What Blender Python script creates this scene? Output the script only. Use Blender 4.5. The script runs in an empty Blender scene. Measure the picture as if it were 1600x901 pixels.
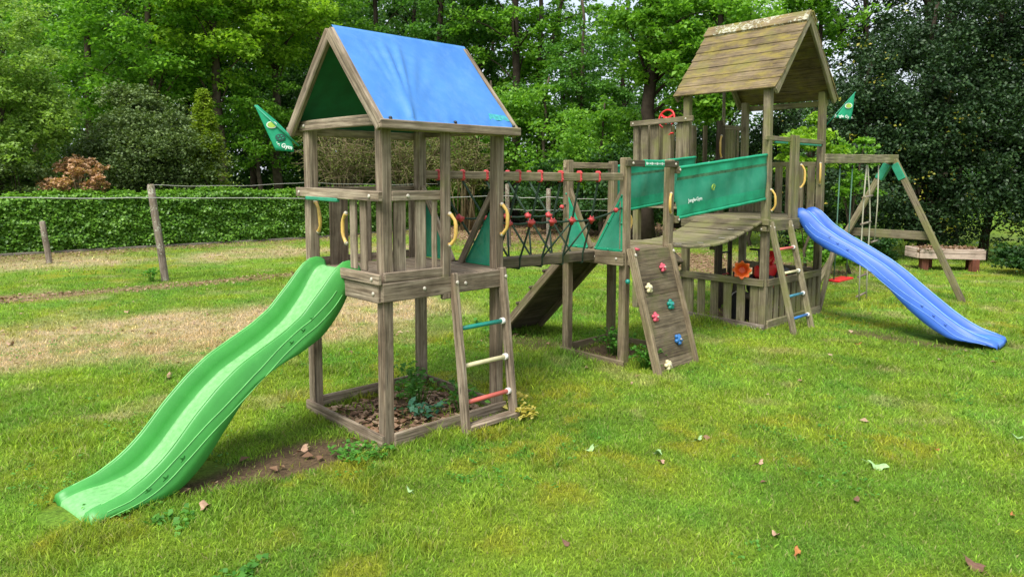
import bpy, math, random
import numpy as np
from mathutils import Vector, Matrix
random.seed(7)
rng = np.random.default_rng(11)
S = bpy.context.scene
COL = S.collection
rad = math.radians

# ------------------------------------------------------------------ camera
cam = bpy.data.cameras.new('camera'); camo = bpy.data.objects.new('camera', cam); COL.objects.link(camo)
cam.sensor_width = 36.0; cam.lens = 36.0 * 1100 / 1600; cam.shift_y = -60.5 / 1600
cam.clip_start = .05; cam.clip_end = 1000
pt, rl = math.atan(118 / 1100), rad(.35)
fwd = Vector((0, math.cos(pt), -math.sin(pt))); up0 = Vector((0, math.sin(pt), math.cos(pt))); rt0 = Vector((1, 0, 0))
rt = rt0 * math.cos(rl) + up0 * math.sin(rl); up = up0 * math.cos(rl) - rt0 * math.sin(rl)
m = Matrix((rt, up, -fwd)).transposed().to_4x4(); m.translation = Vector((0, 0, 1.8)); camo.matrix_world = m
S.camera = camo

# ------------------------------------------------------------------ light
EL, AZ = 56, -28            # sun from behind the camera, a little to the left
w = bpy.data.worlds.new('World'); S.world = w; w.use_nodes = True
nt = w.node_tree; bg = nt.nodes['Background']
sky = nt.nodes.new('ShaderNodeTexSky'); sky.sky_type = 'NISHITA'; sky.sun_disc = False
sky.sun_elevation = rad(EL); sky.air_density = .8; sky.dust_density = 6.0; sky.ozone_density = .6
sd = Vector((math.cos(rad(EL)) * math.sin(rad(AZ)), -math.cos(rad(EL)) * math.cos(rad(AZ)), math.sin(rad(EL))))
sky.sun_rotation = math.atan2(sd.x, sd.y)
tcw = nt.nodes.new('ShaderNodeTexCoord'); cn = nt.nodes.new('ShaderNodeTexNoise'); cn.inputs['Scale'].default_value = 2.2; cn.inputs['Detail'].default_value = 6
nt.links.new(tcw.outputs['Generated'], cn.inputs['Vector'])
cr = nt.nodes.new('ShaderNodeValToRGB'); cr.color_ramp.elements[0].position = .36; cr.color_ramp.elements[0].color = (.55, .55, .55, 1); cr.color_ramp.elements[1].position = .6
nt.links.new(cn.outputs['Fac'], cr.inputs[0])
cm = nt.nodes.new('ShaderNodeMix'); cm.data_type = 'RGBA'; cm.inputs[7].default_value = (2.75, 2.95, 3.2, 1)      # thin bright cloud cover over the sky
nt.links.new(cr.outputs[0], cm.inputs[0]); nt.links.new(sky.outputs[0], cm.inputs[6]); nt.links.new(cm.outputs[2], bg.inputs[0]); bg.inputs[1].default_value = .15
sl = bpy.data.lights.new('sun', 'SUN'); sl.energy = 2.0; sl.angle = rad(24); sl.color = (1, .965, .9)
so = bpy.data.objects.new('sun', sl); COL.objects.link(so); so.rotation_euler = sd.to_track_quat('Z', 'Y').to_euler()
S.view_settings.view_transform = 'Standard'; S.view_settings.look = 'None'
S.view_settings.exposure = 1.35; S.view_settings.gamma = 1
S.render.resolution_x = 1024; S.render.resolution_y = 576

# ------------------------------------------------------------------ materials
def mat(name):
    m = bpy.data.materials.new(name); m.use_nodes = True
    return m, m.node_tree, m.node_tree.nodes['Principled BSDF']
def N(nt, t, **k):
    n = nt.nodes.new('ShaderNode' + t)
    for a, b in k.items():
        if a in n.inputs: n.inputs[a].default_value = b
        else: setattr(n, a, b)
    return n
def ramp(nt, fac, stops):
    r = nt.nodes.new('ShaderNodeValToRGB'); e = r.color_ramp.elements
    e[0].position, e[0].color = stops[0][0], (*stops[0][1], 1); e[1].position, e[1].color = stops[-1][0], (*stops[-1][1], 1)
    for p, c in stops[1:-1]:
        x = e.new(p); x.color = (*c, 1)
    nt.links.new(fac, r.inputs[0]); return r.outputs[0]
def mixc(nt, fac, a, b, mode='MIX'):
    n = nt.nodes.new('ShaderNodeMix'); n.data_type = 'RGBA'; n.blend_type = mode
    for sck, val in ((n.inputs[0], fac), (n.inputs[6], a), (n.inputs[7], b)):
        if hasattr(val, 'links'): nt.links.new(val, sck)
        elif isinstance(val, (int, float)): sck.default_value = val
        else: sck.default_value = (*val, 1)
    return n.outputs[2]
def mapped(nt, src, scale):
    mp = nt.nodes.new('ShaderNodeMapping'); mp.inputs['Scale'].default_value = scale
    nt.links.new(src, mp.inputs[0]); return mp.outputs[0]
def noise(nt, vec, sc, det=4, rough=.55):
    n = nt.nodes.new('ShaderNodeTexNoise'); n.inputs['Scale'].default_value = sc; n.inputs['Detail'].default_value = det; n.inputs['Roughness'].default_value = rough
    nt.links.new(vec, n.inputs['Vector']); return n.outputs['Fac']

def wood(name, cols, moss=0., mosscol=(.16, .17, .035), lich=0., yellow=0.):
    m, nt, b = mat(name)
    uv = nt.nodes.new('ShaderNodeUVMap'); uv.uv_map = 'UVMap'
    tc = nt.nodes.new('ShaderNodeTexCoord')
    g1 = noise(nt, mapped(nt, uv.outputs[0], (1.6, 34, 1)), 1.6, 7, .7)
    g2 = noise(nt, mapped(nt, uv.outputs[0], (1.1, 9, 1)), 1.5, 4, .6)
    base = ramp(nt, g1, [(.33, cols[0]), (.5, cols[1]), (.66, cols[2])])
    base = mixc(nt, ramp(nt, g2, [(.35, (0, 0, 0)), (.7, (1, 1, 1))]), base, mixc(nt, 1., base, cols[3], 'MULTIPLY'))
    gi = nt.nodes.new('ShaderNodeNewGeometry')      # every board weathers to its own tone
    oi = nt.nodes.new('ShaderNodeObjectInfo'); ad = nt.nodes.new('ShaderNodeMath'); ad.operation = 'ADD'; nt.links.new(gi.outputs['Random Per Island'], ad.inputs[0]); nt.links.new(oi.outputs['Random'], ad.inputs[1])
    fc = nt.nodes.new('ShaderNodeMath'); fc.operation = 'FRACT'; nt.links.new(ad.outputs[0], fc.inputs[0])
    base = mixc(nt, 1., base, ramp(nt, fc.outputs[0], [(0., (.70, .67, .62)), (.35, (.95, .93, .90)), (.7, (1.08, 1.06, 1.02)), (1., (1.32, 1.30, 1.26))]), 'MULTIPLY')
    bl = noise(nt, tc.outputs['Object'], 3.3, 5, .65)      # damp and stained stretches
    base = mixc(nt, 1., base, ramp(nt, bl, [(.33, (.66, .65, .62)), (.5, (1.06, 1.06, 1.06)), (.70, (1.26, 1.26, 1.26))]), 'MULTIPLY')
    # fine dark checks
    g3 = noise(nt, mapped(nt, uv.outputs[0], (1.5, 60, 1)), 1.3, 4, .55)
    base = mixc(nt, ramp(nt, g3, [(.33, (.85, .85, .85)), (.42, (0, 0, 0))]), base, (.05, .042, .033))
    # knots
    vo = nt.nodes.new('ShaderNodeTexVoronoi'); vo.inputs['Scale'].default_value = 1.
    nt.links.new(mapped(nt, uv.outputs[0], (3.2, 11, 1)), vo.inputs['Vector'])
    base = mixc(nt, ramp(nt, vo.outputs['Distance'], [(.04, (.8, .8, .8)), (.13, (0, 0, 0))]), base, (.07, .052, .038))
    if moss:
        n = noise(nt, tc.outputs['Object'], 3.1, 5, .65)
        base = mixc(nt, ramp(nt, n, [(.62 - .3 * moss, (0, 0, 0)), (.78 - .2 * moss, (.85, .85, .85))]), base, mosscol)
    if yellow:
        n = noise(nt, mapped(nt, uv.outputs[0], (2.2, 5, 1)), 1.5, 6, .72)
        base = mixc(nt, ramp(nt, n, [(.47, (0, 0, 0)), (.64, (.7, .7, .7))]), base, (.25, .20, .035))
    if lich:
        n = noise(nt, tc.outputs['Object'], 34, 4, .6); n2 = noise(nt, tc.outputs['Object'], 4, 3, .5)
        mu = nt.nodes.new('ShaderNodeMath'); mu.operation = 'MULTIPLY'; nt.links.new(n, mu.inputs[0]); nt.links.new(n2, mu.inputs[1])
        base = mixc(nt, ramp(nt, mu.outputs[0], [(.36 - .08 * lich, (0, 0, 0)), (.39 - .08 * lich, (.9, .9, .9))]), base, (.42, .42, .33))
    nt.links.new(base, b.inputs['Base Color']); b.inputs['Roughness'].default_value = .85
    b.inputs['Specular IOR Level'].default_value = .3
    bp = N(nt, 'Bump', Strength=.55, Distance=.004); nt.links.new(g1, bp.inputs['Height']); nt.links.new(bp.outputs[0], b.inputs['Normal'])
    return m
WG = wood('weathered_grey_wood', [(.10, .078, .056), (.25, .205, .153), (.42, .36, .28), (.62, .56, .51)], moss=.10, mosscol=(.15, .15, .05))
WB = wood('browned_wood', [(.10, .078, .05), (.22, .18, .12), (.34, .29, .20), (.7, .64, .58)], moss=.42, mosscol=(.13, .13, .045))
WC = wood('greenish_wood', [(.085, .072, .047), (.205, .178, .12), (.34, .30, .215), (.66, .64, .57)], moss=.58, mosscol=(.165, .17, .055))
WR = wood('roof_plank_wood', [(.06, .047, .028), (.155, .12, .07), (.25, .195, .115), (.62, .57, .5)], moss=.35, mosscol=(.15, .14, .035), yellow=.6)
WL = wood('lichen_plank_wood', [(.10, .08, .05), (.21, .165, .10), (.30, .25, .16), (.75, .7, .6)], moss=.3, yellow=.6, lich=.85)
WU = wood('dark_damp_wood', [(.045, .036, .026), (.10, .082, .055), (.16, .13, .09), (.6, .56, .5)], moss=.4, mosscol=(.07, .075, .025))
WK = wood('brown_plank_wood', [(.06, .048, .032), (.15, .122, .08), (.24, .20, .135), (.66, .6, .54)], moss=.4, mosscol=(.10, .10, .035))
WF = wood('old_post_wood', [(.10, .082, .066), (.21, .175, .145), (.33, .29, .25), (.75, .7, .66)], moss=.2, lich=.5)
WP = wood('pale_painted_wood', [(.36, .28, .23), (.46, .37, .32), (.55, .46, .41), (.8, .76, .72)])
WRD = wood('red_brown_wood', [(.10, .035, .022), (.17, .062, .038), (.23, .09, .055), (.7, .6, .6)])

def plain(name, col, rough=.5, spec=.5, var=.25, vs=9, dirt=None, bump=0.):
    m, nt, b = mat(name); tc = nt.nodes.new('ShaderNodeTexCoord')
    n = noise(nt, tc.outputs['Object'], vs, 5, .6)
    c = mixc(nt, ramp(nt, n, [(.3, (0, 0, 0)), (.7, (1, 1, 1))]), tuple(x * (1 - var) for x in col), tuple(min(1, x * (1 + var * .6)) for x in col))
    if dirt:
        n2 = noise(nt, tc.outputs['Object'], vs * 4, 6, .7)
        c = mixc(nt, ramp(nt, n2, [(.58, (0, 0, 0)), (.74, (.55, .55, .55))]), c, dirt)
    nt.links.new(c, b.inputs['Base Color']); b.inputs['Roughness'].default_value = rough; b.inputs['Specular IOR Level'].default_value = spec
    if bump:
        bp = N(nt, 'Bump', Strength=bump, Distance=.003); nt.links.new(n, bp.inputs['Height']); nt.links.new(bp.outputs[0], b.inputs['Normal'])
    return m
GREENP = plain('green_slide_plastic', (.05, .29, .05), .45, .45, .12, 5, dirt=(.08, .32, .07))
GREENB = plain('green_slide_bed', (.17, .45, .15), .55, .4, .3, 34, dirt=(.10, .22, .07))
GREENL = plain('pale_green_line', (.16, .5, .14), .5)
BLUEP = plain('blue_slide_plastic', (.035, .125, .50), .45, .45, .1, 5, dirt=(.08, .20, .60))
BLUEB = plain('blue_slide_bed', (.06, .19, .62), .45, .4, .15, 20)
BLUEL = plain('pale_blue_line', (.22, .42, .85), .5)
GSTAR = plain('deep_green_star', (.025, .19, .03), .5)
BSTAR = plain('deep_blue_star', (.02, .07, .32), .5)
YEL = plain('yellow_plastic', (.62, .40, .10), .4, .5, .2, 20)
PALE = plain('pale_bolt_cap', (.50, .46, .38), .5, .4, .2, 40)
WHT = plain('white_cap', (.75, .74, .70), .45)
REDP = plain('faded_red_plastic', (.50, .045, .045), .45, .5, .3, 40, dirt=(.5, .22, .2))
REDB = plain('bright_red_plastic', (.58, .02, .018), .35)
TEALR = plain('teal_paint', (.01, .22, .17), .35)
CREAM = plain('cream_paint', (.62, .56, .33), .4)
PINKR = plain('worn_red_paint', (.55, .12, .09), .45)
BLUR = plain('blue_paint', (.03, .16, .42), .4)
STEEL = plain('steel_blue_paint', (.05, .20, .27), .4)
PINK = plain('pink_hold', (.58, .09, .13), .5, .4, .25, 30)
ORG = plain('orange_plastic', (.75, .14, .02), .4)
BLK = plain('black_plastic', (.018, .018, .02), .5)
ROPE = plain('dark_green_rope', (.035, .06, .04), .9, .2, .4, 90, bump=.6)
ROPEW = plain('pale_rope', (.42, .41, .30), .9, .2, .3, 90, bump=.6)
ROPEG = plain('green_swing_rope', (.10, .20, .14), .9, .2, .3, 90)
WIRE = plain('old_wire', (.42, .42, .38), .5)
TEALC = plain('teal_cloth', (.014, .29, .15), .75, .3, .22, 12, dirt=(.03, .23, .12))
TEALC2 = plain('teal_bracket', (.02, .25, .14), .55)
STONE = plain('concrete_edge', (.19, .17, .135), .9, .2, .3, 12, dirt=(.10, .11, .06))
DEBRIS = plain('dry_debris', (.17, .105, .06), .95, .1, .5, 40, dirt=(.07, .04, .02), bump=.8)
WHTE = plain('white_print', (.72, .78, .74), .7)
LIME = plain('lime_print', (.30, .48, .06), .7)
DKG = plain('dark_green_print', (.01, .08, .06), .7)

def net_mat():
    m, nt, b = mat('teal_mesh_net'); tc = nt.nodes.new('ShaderNodeTexCoord')
    n = noise(nt, tc.outputs['Object'], 6, 5, .65)
    c = mixc(nt, ramp(nt, n, [(.35, (0, 0, 0)), (.75, (1, 1, 1))]), (.012, .26, .15), (.05, .33, .21))
    nt.links.new(c, b.inputs['Base Color']); b.inputs['Roughness'].default_value = .8
    tr = nt.nodes.new('ShaderNodeBsdfTransparent'); mx = nt.nodes.new('ShaderNodeMixShader'); mx.inputs[0].default_value = .2
    nt.links.new(b.outputs[0], mx.inputs[1]); nt.links.new(tr.outputs[0], mx.inputs[2]); nt.links.new(mx.outputs[0], nt.nodes['Material Output'].inputs[0])
    return m
NET = net_mat()
NETS = plain('mud_stained_net', (.055, .15, .075), .85, .2, .5, 16, dirt=(.02, .22, .13))

def tarp_mat():
    m, nt, b = mat('faded_blue_tarp'); tc = nt.nodes.new('ShaderNodeTexCoord')
    n = noise(nt, tc.outputs['Object'], 2.3, 6, .6); n2 = noise(nt, mapped(nt, tc.outputs['Object'], (1, 1, .25)), 14, 5, .7)
    c = mixc(nt, ramp(nt, n, [(.3, (0, 0, 0)), (.7, (1, 1, 1))]), (.028, .145, .44), (.055, .21, .53))
    c = mixc(nt, ramp(nt, n2, [(.45, (0, 0, 0)), (.75, (.5, .5, .5))]), c, (.10, .25, .50))
    n3 = noise(nt, tc.outputs['Object'], 38, 5, .7); c = mixc(nt, ramp(nt, n3, [(.62, (0, 0, 0)), (.72, (.5, .5, .5))]), c, (.10, .19, .33))
    nt.links.new(c, b.inputs['Base Color']); b.inputs['Roughness'].default_value = .65
    return m
TARP = tarp_mat()
TARPG = plain('green_tarp_lining', (.005, .14, .06), .7)
TARPL = plain('faded_green_patch', (.05, .33, .36), .7, .3, .4, 45)

def leaf_mat(name, c1, c2, c3, trans=.35, rough=.55, spec=.3):
    m, nt, b = mat(name); g = nt.nodes.new('ShaderNodeNewGeometry'); tc = nt.nodes.new('ShaderNodeTexCoord')
    n = noise(nt, tc.outputs['Object'], 1.3, 3, .6)
    add = nt.nodes.new('ShaderNodeMath'); add.operation = 'MULTIPLY_ADD'; nt.links.new(g.outputs['Random Per Island'], add.inputs[0]); add.inputs[1].default_value = .6
    sb = nt.nodes.new('ShaderNodeMath'); sb.operation = 'MULTIPLY'; nt.links.new(n, sb.inputs[0]); sb.inputs[1].default_value = .5
    nt.links.new(sb.outputs[0], add.inputs[2])
    c = ramp(nt, add.outputs[0], [(.15, c1), (.5, c2), (.85, c3)])
    nt.links.new(c, b.inputs['Base Color']); b.inputs['Roughness'].default_value = rough; b.inputs['Specular IOR Level'].default_value = spec
    tl = nt.nodes.new('ShaderNodeBsdfTranslucent'); nt.links.new(mixc(nt, 1., c, (1.5, 1.6, .7), 'MULTIPLY'), tl.inputs[0])
    mx = nt.nodes.new('ShaderNodeMixShader'); mx.inputs[0].default_value = trans
    nt.links.new(b.outputs[0], mx.inputs[1]); nt.links.new(tl.outputs[0], mx.inputs[2]); nt.links.new(mx.outputs[0], nt.nodes['Material Output'].inputs[0])
    return m
L_OAK = leaf_mat('oak_leaves', (.05, .145, .016), (.115, .27, .028), (.215, .41, .05), .4)
L_YEL = leaf_mat('yellow_green_leaves', (.09, .20, .015), (.19, .35, .028), (.32, .50, .05), .42)
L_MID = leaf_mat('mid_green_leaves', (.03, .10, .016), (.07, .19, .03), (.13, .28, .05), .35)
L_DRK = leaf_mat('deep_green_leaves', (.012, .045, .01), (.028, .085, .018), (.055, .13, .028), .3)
L_GRY = leaf_mat('grey_green_leaves', (.04, .078, .022), (.095, .15, .045), (.18, .25, .085), .2)
L_WIL = leaf_mat('soft_light_leaves', (.12, .21, .04), (.20, .33, .065), (.30, .44, .11), .4)
L_HOL = leaf_mat('glossy_holly_leaves', (.010, .028, .011), (.024, .058, .020), (.050, .10, .030), .12, .5, .3)
L_HOY = leaf_mat('yellowing_holly_leaves', (.12, .14, .015), (.24, .25, .03), (.35, .30, .05), .2)
L_IVY = leaf_mat('ivy_leaves', (.045, .135, .013), (.115, .265, .024), (.20, .38, .045), .3, .4, .4)
L_BRN = leaf_mat('rust_brown_leaves', (.32, .16, .08), (.47, .27, .15), (.56, .38, .24), .25)
L_CON = leaf_mat('golden_conifer_sprays', (.09, .17, .015), (.18, .28, .025), (.30, .40, .05), .3)
L_LIT = leaf_mat('fallen_leaf_litter', (.13, .07, .04), (.27, .16, .095), (.42, .30, .20), .1, .8)
L_WEED = leaf_mat('weed_leaves', (.04, .15, .015), (.08, .24, .03), (.13, .33, .05), .35)
L_WEEDB = leaf_mat('bluish_weed_leaves', (.03, .12, .07), (.06, .19, .11), (.11, .27, .17), .3)
L_YW = leaf_mat('yellowed_weed_leaves', (.25, .24, .03), (.42, .36, .06), (.5, .45, .12), .3)
L_TWG = leaf_mat('sparse_olive_leaves', (.07, .10, .02), (.13, .17, .035), (.20, .23, .06), .3)
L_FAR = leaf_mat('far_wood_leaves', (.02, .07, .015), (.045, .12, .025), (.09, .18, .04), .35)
BARK = plain('grey_brown_bark', (.085, .068, .048), .95, .1, .45, 7, dirt=(.05, .07, .03), bump=1.)
BARKD = plain('dark_bark', (.045, .035, .026), .95, .1, .4, 7, bump=1.)
BARKT = plain('pale_twig_bark', (.22, .18, .10), .9, .1, .35, 9)
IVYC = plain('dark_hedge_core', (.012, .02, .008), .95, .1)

# ------------------------------------------------------------------ mesh building
class MB:
    def __init__(s): s.v = []; s.f = []; s.uv = []; s.mi = []; s.sm = []
    def face(s, idx, uvs=None, mi=0, sm=False):
        s.f.append(idx); s.uv.append(uvs or [(0, 0)] * len(idx)); s.mi.append(mi); s.sm.append(sm)
    def beam(s, p, q, w, h, side=None, ch=.006, mi=0, warp=0.):
        """bar from p to q; w across 'side', h across the third direction; chamfered edges; uv runs along the grain"""
        p, q = Vector(p), Vector(q); d = q - p; L = d.length; d.normalize()
        if side is None: side = Vector((1, 0, 0)) if abs(d.x) < .7 else Vector((0, 1, 0))
        side = Vector(side); sx = (side - d * side.dot(d)).normalized(); sy = d.cross(sx)
        ch = min(ch, w * .3, h * .3); W, Hh = w / 2, h / 2
        prof = [(-W + ch, -Hh), (W - ch, -Hh), (W, -Hh + ch), (W, Hh - ch), (W - ch, Hh), (-W + ch, Hh), (-W, Hh - ch), (-W, -Hh + ch)]
        per = [0]
        for i in range(8):
            a, b = prof[i], prof[(i + 1) % 8]; per.append(per[-1] + math.hypot(a[0] - b[0], a[1] - b[1]))
        off = random.uniform(0, 40); offv = random.uniform(0, 40)
        ns = max(2, int(L / .25) + 1) if warp else 2
        base = len(s.v)
        rings = []
        ts = [0., ch / L] + [i / (ns - 1) for i in range(1, ns - 1)] + [1 - ch / L, 1.]
        wx, wy = random.uniform(-1, 1) * warp, random.uniform(-1, 1) * warp
        for k, t in enumerate(ts):
            sc = 1.
            if k in (0, len(ts) - 1): sc = (W - ch) / W
            bow = math.sin(math.pi * t)
            c = p + d * (L * t) + sx * wx * bow + sy * wy * bow
            sc2 = (Hh - ch) / Hh if k in (0, len(ts) - 1) else 1.
            r = []
            for (x, y) in prof: s.v.append(tuple(c + sx * x * sc + sy * y * sc2)); r.append(len(s.v) - 1)
            rings.append(r)
        for k in range(len(ts) - 1):
            for i in range(8):
                j = (i + 1) % 8; a, b = off + ts[k] * L, off + ts[k + 1] * L
                s.face([rings[k][i], rings[k][j], rings[k + 1][j], rings[k + 1][i]], [(a, offv + per[i]), (a, offv + per[i + 1]), (b, offv + per[i + 1]), (b, offv + per[i])], mi)
        s.face(rings[0][::-1], [(off + prof[7 - i][0] * .3, offv + prof[7 - i][1]) for i in range(8)], mi)
        s.face(rings[-1], [(off + prof[i][0] * .3, offv + prof[i][1]) for i in range(8)], mi)
        return s
    def tube(s, pts, r, n=8, cap=True, mi=0, sm=True):
        pts = [Vector(p) for p in pts]; rs = r if isinstance(r, (list, tuple)) else [r] * len(pts)
        prev = None; rings = []; L = 0
        for i, p in enumerate(pts):
            d = (pts[min(i + 1, len(pts) - 1)] - pts[max(i - 1, 0)]).normalized()
            if prev is None:
                a = Vector((0, 0, 1)) if abs(d.z) < .9 else Vector((1, 0, 0)); x = d.cross(a).normalized()
            else: x = (prev - d * prev.dot(d)).normalized()
            prev = x; y = d.cross(x); ring = []
            for k in range(n):
                a = 2 * math.pi * k / n; s.v.append(tuple(p + (x * math.cos(a) + y * math.sin(a)) * rs[i])); ring.append(len(s.v) - 1)
            rings.append(ring)
        for i in range(len(pts) - 1):
            L2 = L + (pts[i + 1] - pts[i]).length
            for k in range(n):
                j = (k + 1) % n
                s.face([rings[i][k], rings[i][j], rings[i + 1][j], rings[i + 1][k]], [(L, k * .02), (L, k * .02 + .02), (L2, k * .02 + .02), (L2, k * .02)], mi, sm)
            L = L2
        if cap: s.face(rings[0][::-1], None, mi); s.face(rings[-1], None, mi)
        return s
    def ball(s, c, r, sx=1, sy=1, sz=1, n=8, lump=0., mi=0):
        c = Vector(c); base = len(s.v); m_ = n // 2 + 1
        rows = []
        for i in range(m_ + 1):
            th = math.pi * i / m_; row = []
            for k in range(n):
                if i in (0, m_) and k: row.append(row[0]); continue
                ph = 2 * math.pi * k / n; l = 1 + random.uniform(-lump, lump)
                s.v.append(tuple(c + Vector((r * sx * l * math.sin(th) * math.cos(ph), r * sy * l * math.sin(th) * math.sin(ph), r * sz * l * math.cos(th))))); row.append(len(s.v) - 1)
            rows.append(row)
        for i in range(m_):
            for k in range(n):
                j = (k + 1) % n; q = [rows[i][k], rows[i + 1][k], rows[i + 1][j], rows[i][j]]
                o = []
                for x in q:
                    if x not in o: o.append(x)
                if len(o) > 2: s.face(o, None, mi, True)
        return s
    def prism(s, pts, nrm, t, mi=0):
        """flat outline pts (3D) given thickness t along nrm"""
        nrm = Vector(nrm).normalized() * t; n = len(pts); b = len(s.v)
        for p in pts: s.v.append(tuple(Vector(p) - nrm * .5))
        for p in pts: s.v.append(tuple(Vector(p) + nrm * .5))
        s.face(list(range(b, b + n))[::-1], None, mi); s.face(list(range(b + n, b + 2 * n)), None, mi)
        for i in range(n): j = (i + 1) % n; s.face([b + i, b + j, b + n + j, b + n + i], None, mi)
        return s
    def build(s, name, mats, parent=None, loc=None):
        mats = mats if isinstance(mats, (list, tuple)) else [mats]
        org = Vector(loc) if loc is not None else (Vector(root_of(parent)) if parent else Vector((0, 0, 0)))
        me = bpy.data.meshes.new(name); me.from_pydata([tuple(Vector(v) - org) for v in s.v], [], s.f)
        uvl = me.uv_layers.new(name='UVMap'); flat = [c for f in s.uv for uv in f for c in uv]; uvl.data.foreach_set('uv', flat)
        for mm in mats: me.materials.append(mm)
        me.polygons.foreach_set('material_index', s.mi); me.polygons.foreach_set('use_smooth', s.sm); me.update()
        o = bpy.data.objects.new(name, me); COL.objects.link(o)
        if parent: o.parent = parent
        elif loc is not None: o.location = loc
        return o
def root_of(o):
    while o.parent: o = o.parent
    return o.location
def tag(o, label=None, cat=None, group=None, kind=None):
    if label: o['label'] = label
    if cat: o['category'] = cat
    if group: o['group'] = group
    if kind: o['kind'] = kind
    return o
def empty(name, loc, label, cat, group=None):
    o = bpy.data.objects.new(name, None); COL.objects.link(o); o.location = loc; o.empty_display_size = .2
    return tag(o, label, cat, group)

def npmesh(name, verts, faces, material, parent=None, loc=(0, 0, 0), col=None, smooth=False):
    """verts (n,3), faces (m,k) arrays -> one object"""
    verts = np.asarray(verts, np.float32) - np.asarray(loc, np.float32)
    me = bpy.data.meshes.new(name); fl = faces if isinstance(faces, list) else [faces]
    tot = sum(f.shape[0] for f in fl); lt = sum(f.size for f in fl)
    me.vertices.add(len(verts)); me.vertices.foreach_set('co', verts.ravel())
    me.loops.add(lt); me.loops.foreach_set('vertex_index', np.concatenate([f.ravel() for f in fl]).astype(np.int32))
    me.polygons.add(tot); sizes = np.concatenate([np.full(f.shape[0], f.shape[1]) for f in fl]); st = np.concatenate([[0], np.cumsum(sizes)[:-1]])
    me.polygons.foreach_set('loop_start', st.astype(np.int32))
    try: me.polygons.foreach_set('loop_total', sizes.astype(np.int32))
    except Exception: pass
    if smooth: me.polygons.foreach_set('use_smooth', np.ones(tot, bool))
    if col is not None:
        a = me.color_attributes.new('Col', 'FLOAT_COLOR', 'POINT'); a.data.foreach_set('color', np.concatenate([col, np.ones((len(col), 1))], 1).astype(np.float32).ravel())
    me.update(calc_edges=True); me.validate()
    me.materials.append(material)
    o = bpy.data.objects.new(name, me); COL.objects.link(o)
    if parent: o.parent = parent
    else: o.location = loc
    return o

def leaves(cent, size, flat=.5, asp=.62, out=None):
    """cent (n,3) -> folded four-sided leaves; flat 0 = any direction, 1 = lying level; out = outward directions to lean to"""
    n = len(cent); nr = rng.normal(size=(n, 3)); nr /= np.linalg.norm(nr, axis=1)[:, None]
    nr[:, 2] = np.abs(nr[:, 2]); nr = nr * (1 - flat) + np.array([0, 0, 1.]) * flat
    if out is not None: nr = nr + out
    nr /= np.linalg.norm(nr, axis=1)[:, None]
    t = rng.normal(size=(n, 3)); t -= (t * nr).sum(1)[:, None] * nr; t /= np.linalg.norm(t, axis=1)[:, None]
    b = np.cross(nr, t); s = (size * rng.uniform(.65, 1.3, n))[:, None] if np.isscalar(size) else size[:, None]
    v = np.stack([cent - t * s * .5, cent + b * s * asp * .5 + nr * s * .13 + t * s * .05, cent + t * s * .5 - nr * s * .1, cent - b * s * asp * .5 + nr * s * .13 + t * s * .05], 1)
    return v.reshape(-1, 3), np.arange(4 * n).reshape(n, 4)
def clumps(cs, n, sig, fl=.55):
    cs = np.asarray(cs); k = len(cs); sp = 13
    if n >= 100:      # big crowns: twig sprays inside every clump
        m = max(4, n // sp); i0 = np.repeat(np.arange(k), m); sg = (np.asarray(sig) if not np.isscalar(sig) else np.full(k, sig))[i0][:, None]
        d = rng.normal(size=(len(i0), 3)); d /= np.linalg.norm(d, axis=1)[:, None]
        s = cs[i0] + d * sg * rng.uniform(.5, 1.7, (len(i0), 1)) * np.array([1, 1, fl]); i1 = np.repeat(np.arange(len(s)), sp)
        return s[i1] + rng.normal(size=(len(i1), 3)) * np.array([1, 1, .5]) * np.minimum(.16, sg[i1] * .34)
    idx = np.repeat(np.arange(k), n)
    sg = np.asarray(sig) if not np.isscalar(sig) else np.full(k, sig)
    p = rng.normal(size=(len(idx), 3)) * np.array([1, 1, fl]) * sg[idx][:, None]
    return cs[idx] + p

# value noise for the lawn
_g = rng.uniform(size=(64, 64))
def vn(x, y, s):
    x = x / s; y = y / s; xi = np.floor(x).astype(int); yi = np.floor(y).astype(int); fx = x - xi; fy = y - yi
    fx = fx * fx * (3 - 2 * fx); fy = fy * fy * (3 - 2 * fy); G = lambda a, b: _g[a % 64, b % 64]
    return G(xi, yi) * (1 - fx) * (1 - fy) + G(xi + 1, yi) * fx * (1 - fy) + G(xi, yi + 1) * (1 - fx) * fy + G(xi + 1, yi + 1) * fx * fy
def fbm(x, y, s): return (vn(x, y, s) + .5 * vn(x + 9.3, y + 4.1, s / 2.1) + .25 * vn(x + 3.7, y + 7.9, s / 4.3)) / 1.75
def seg(x, y, a, b):
    a = np.array(a); d = np.array(b) - a; t = np.clip(((x - a[0]) * d[0] + (y - a[1]) * d[1]) / (d @ d), 0, 1)
    return np.hypot(x - a[0] - t * d[0], y - a[1] - t * d[1])
def sm(e0, e1, x): t = np.clip((x - e0) / (e1 - e0), 0, 1); return t * t * (3 - 2 * t)

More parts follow.
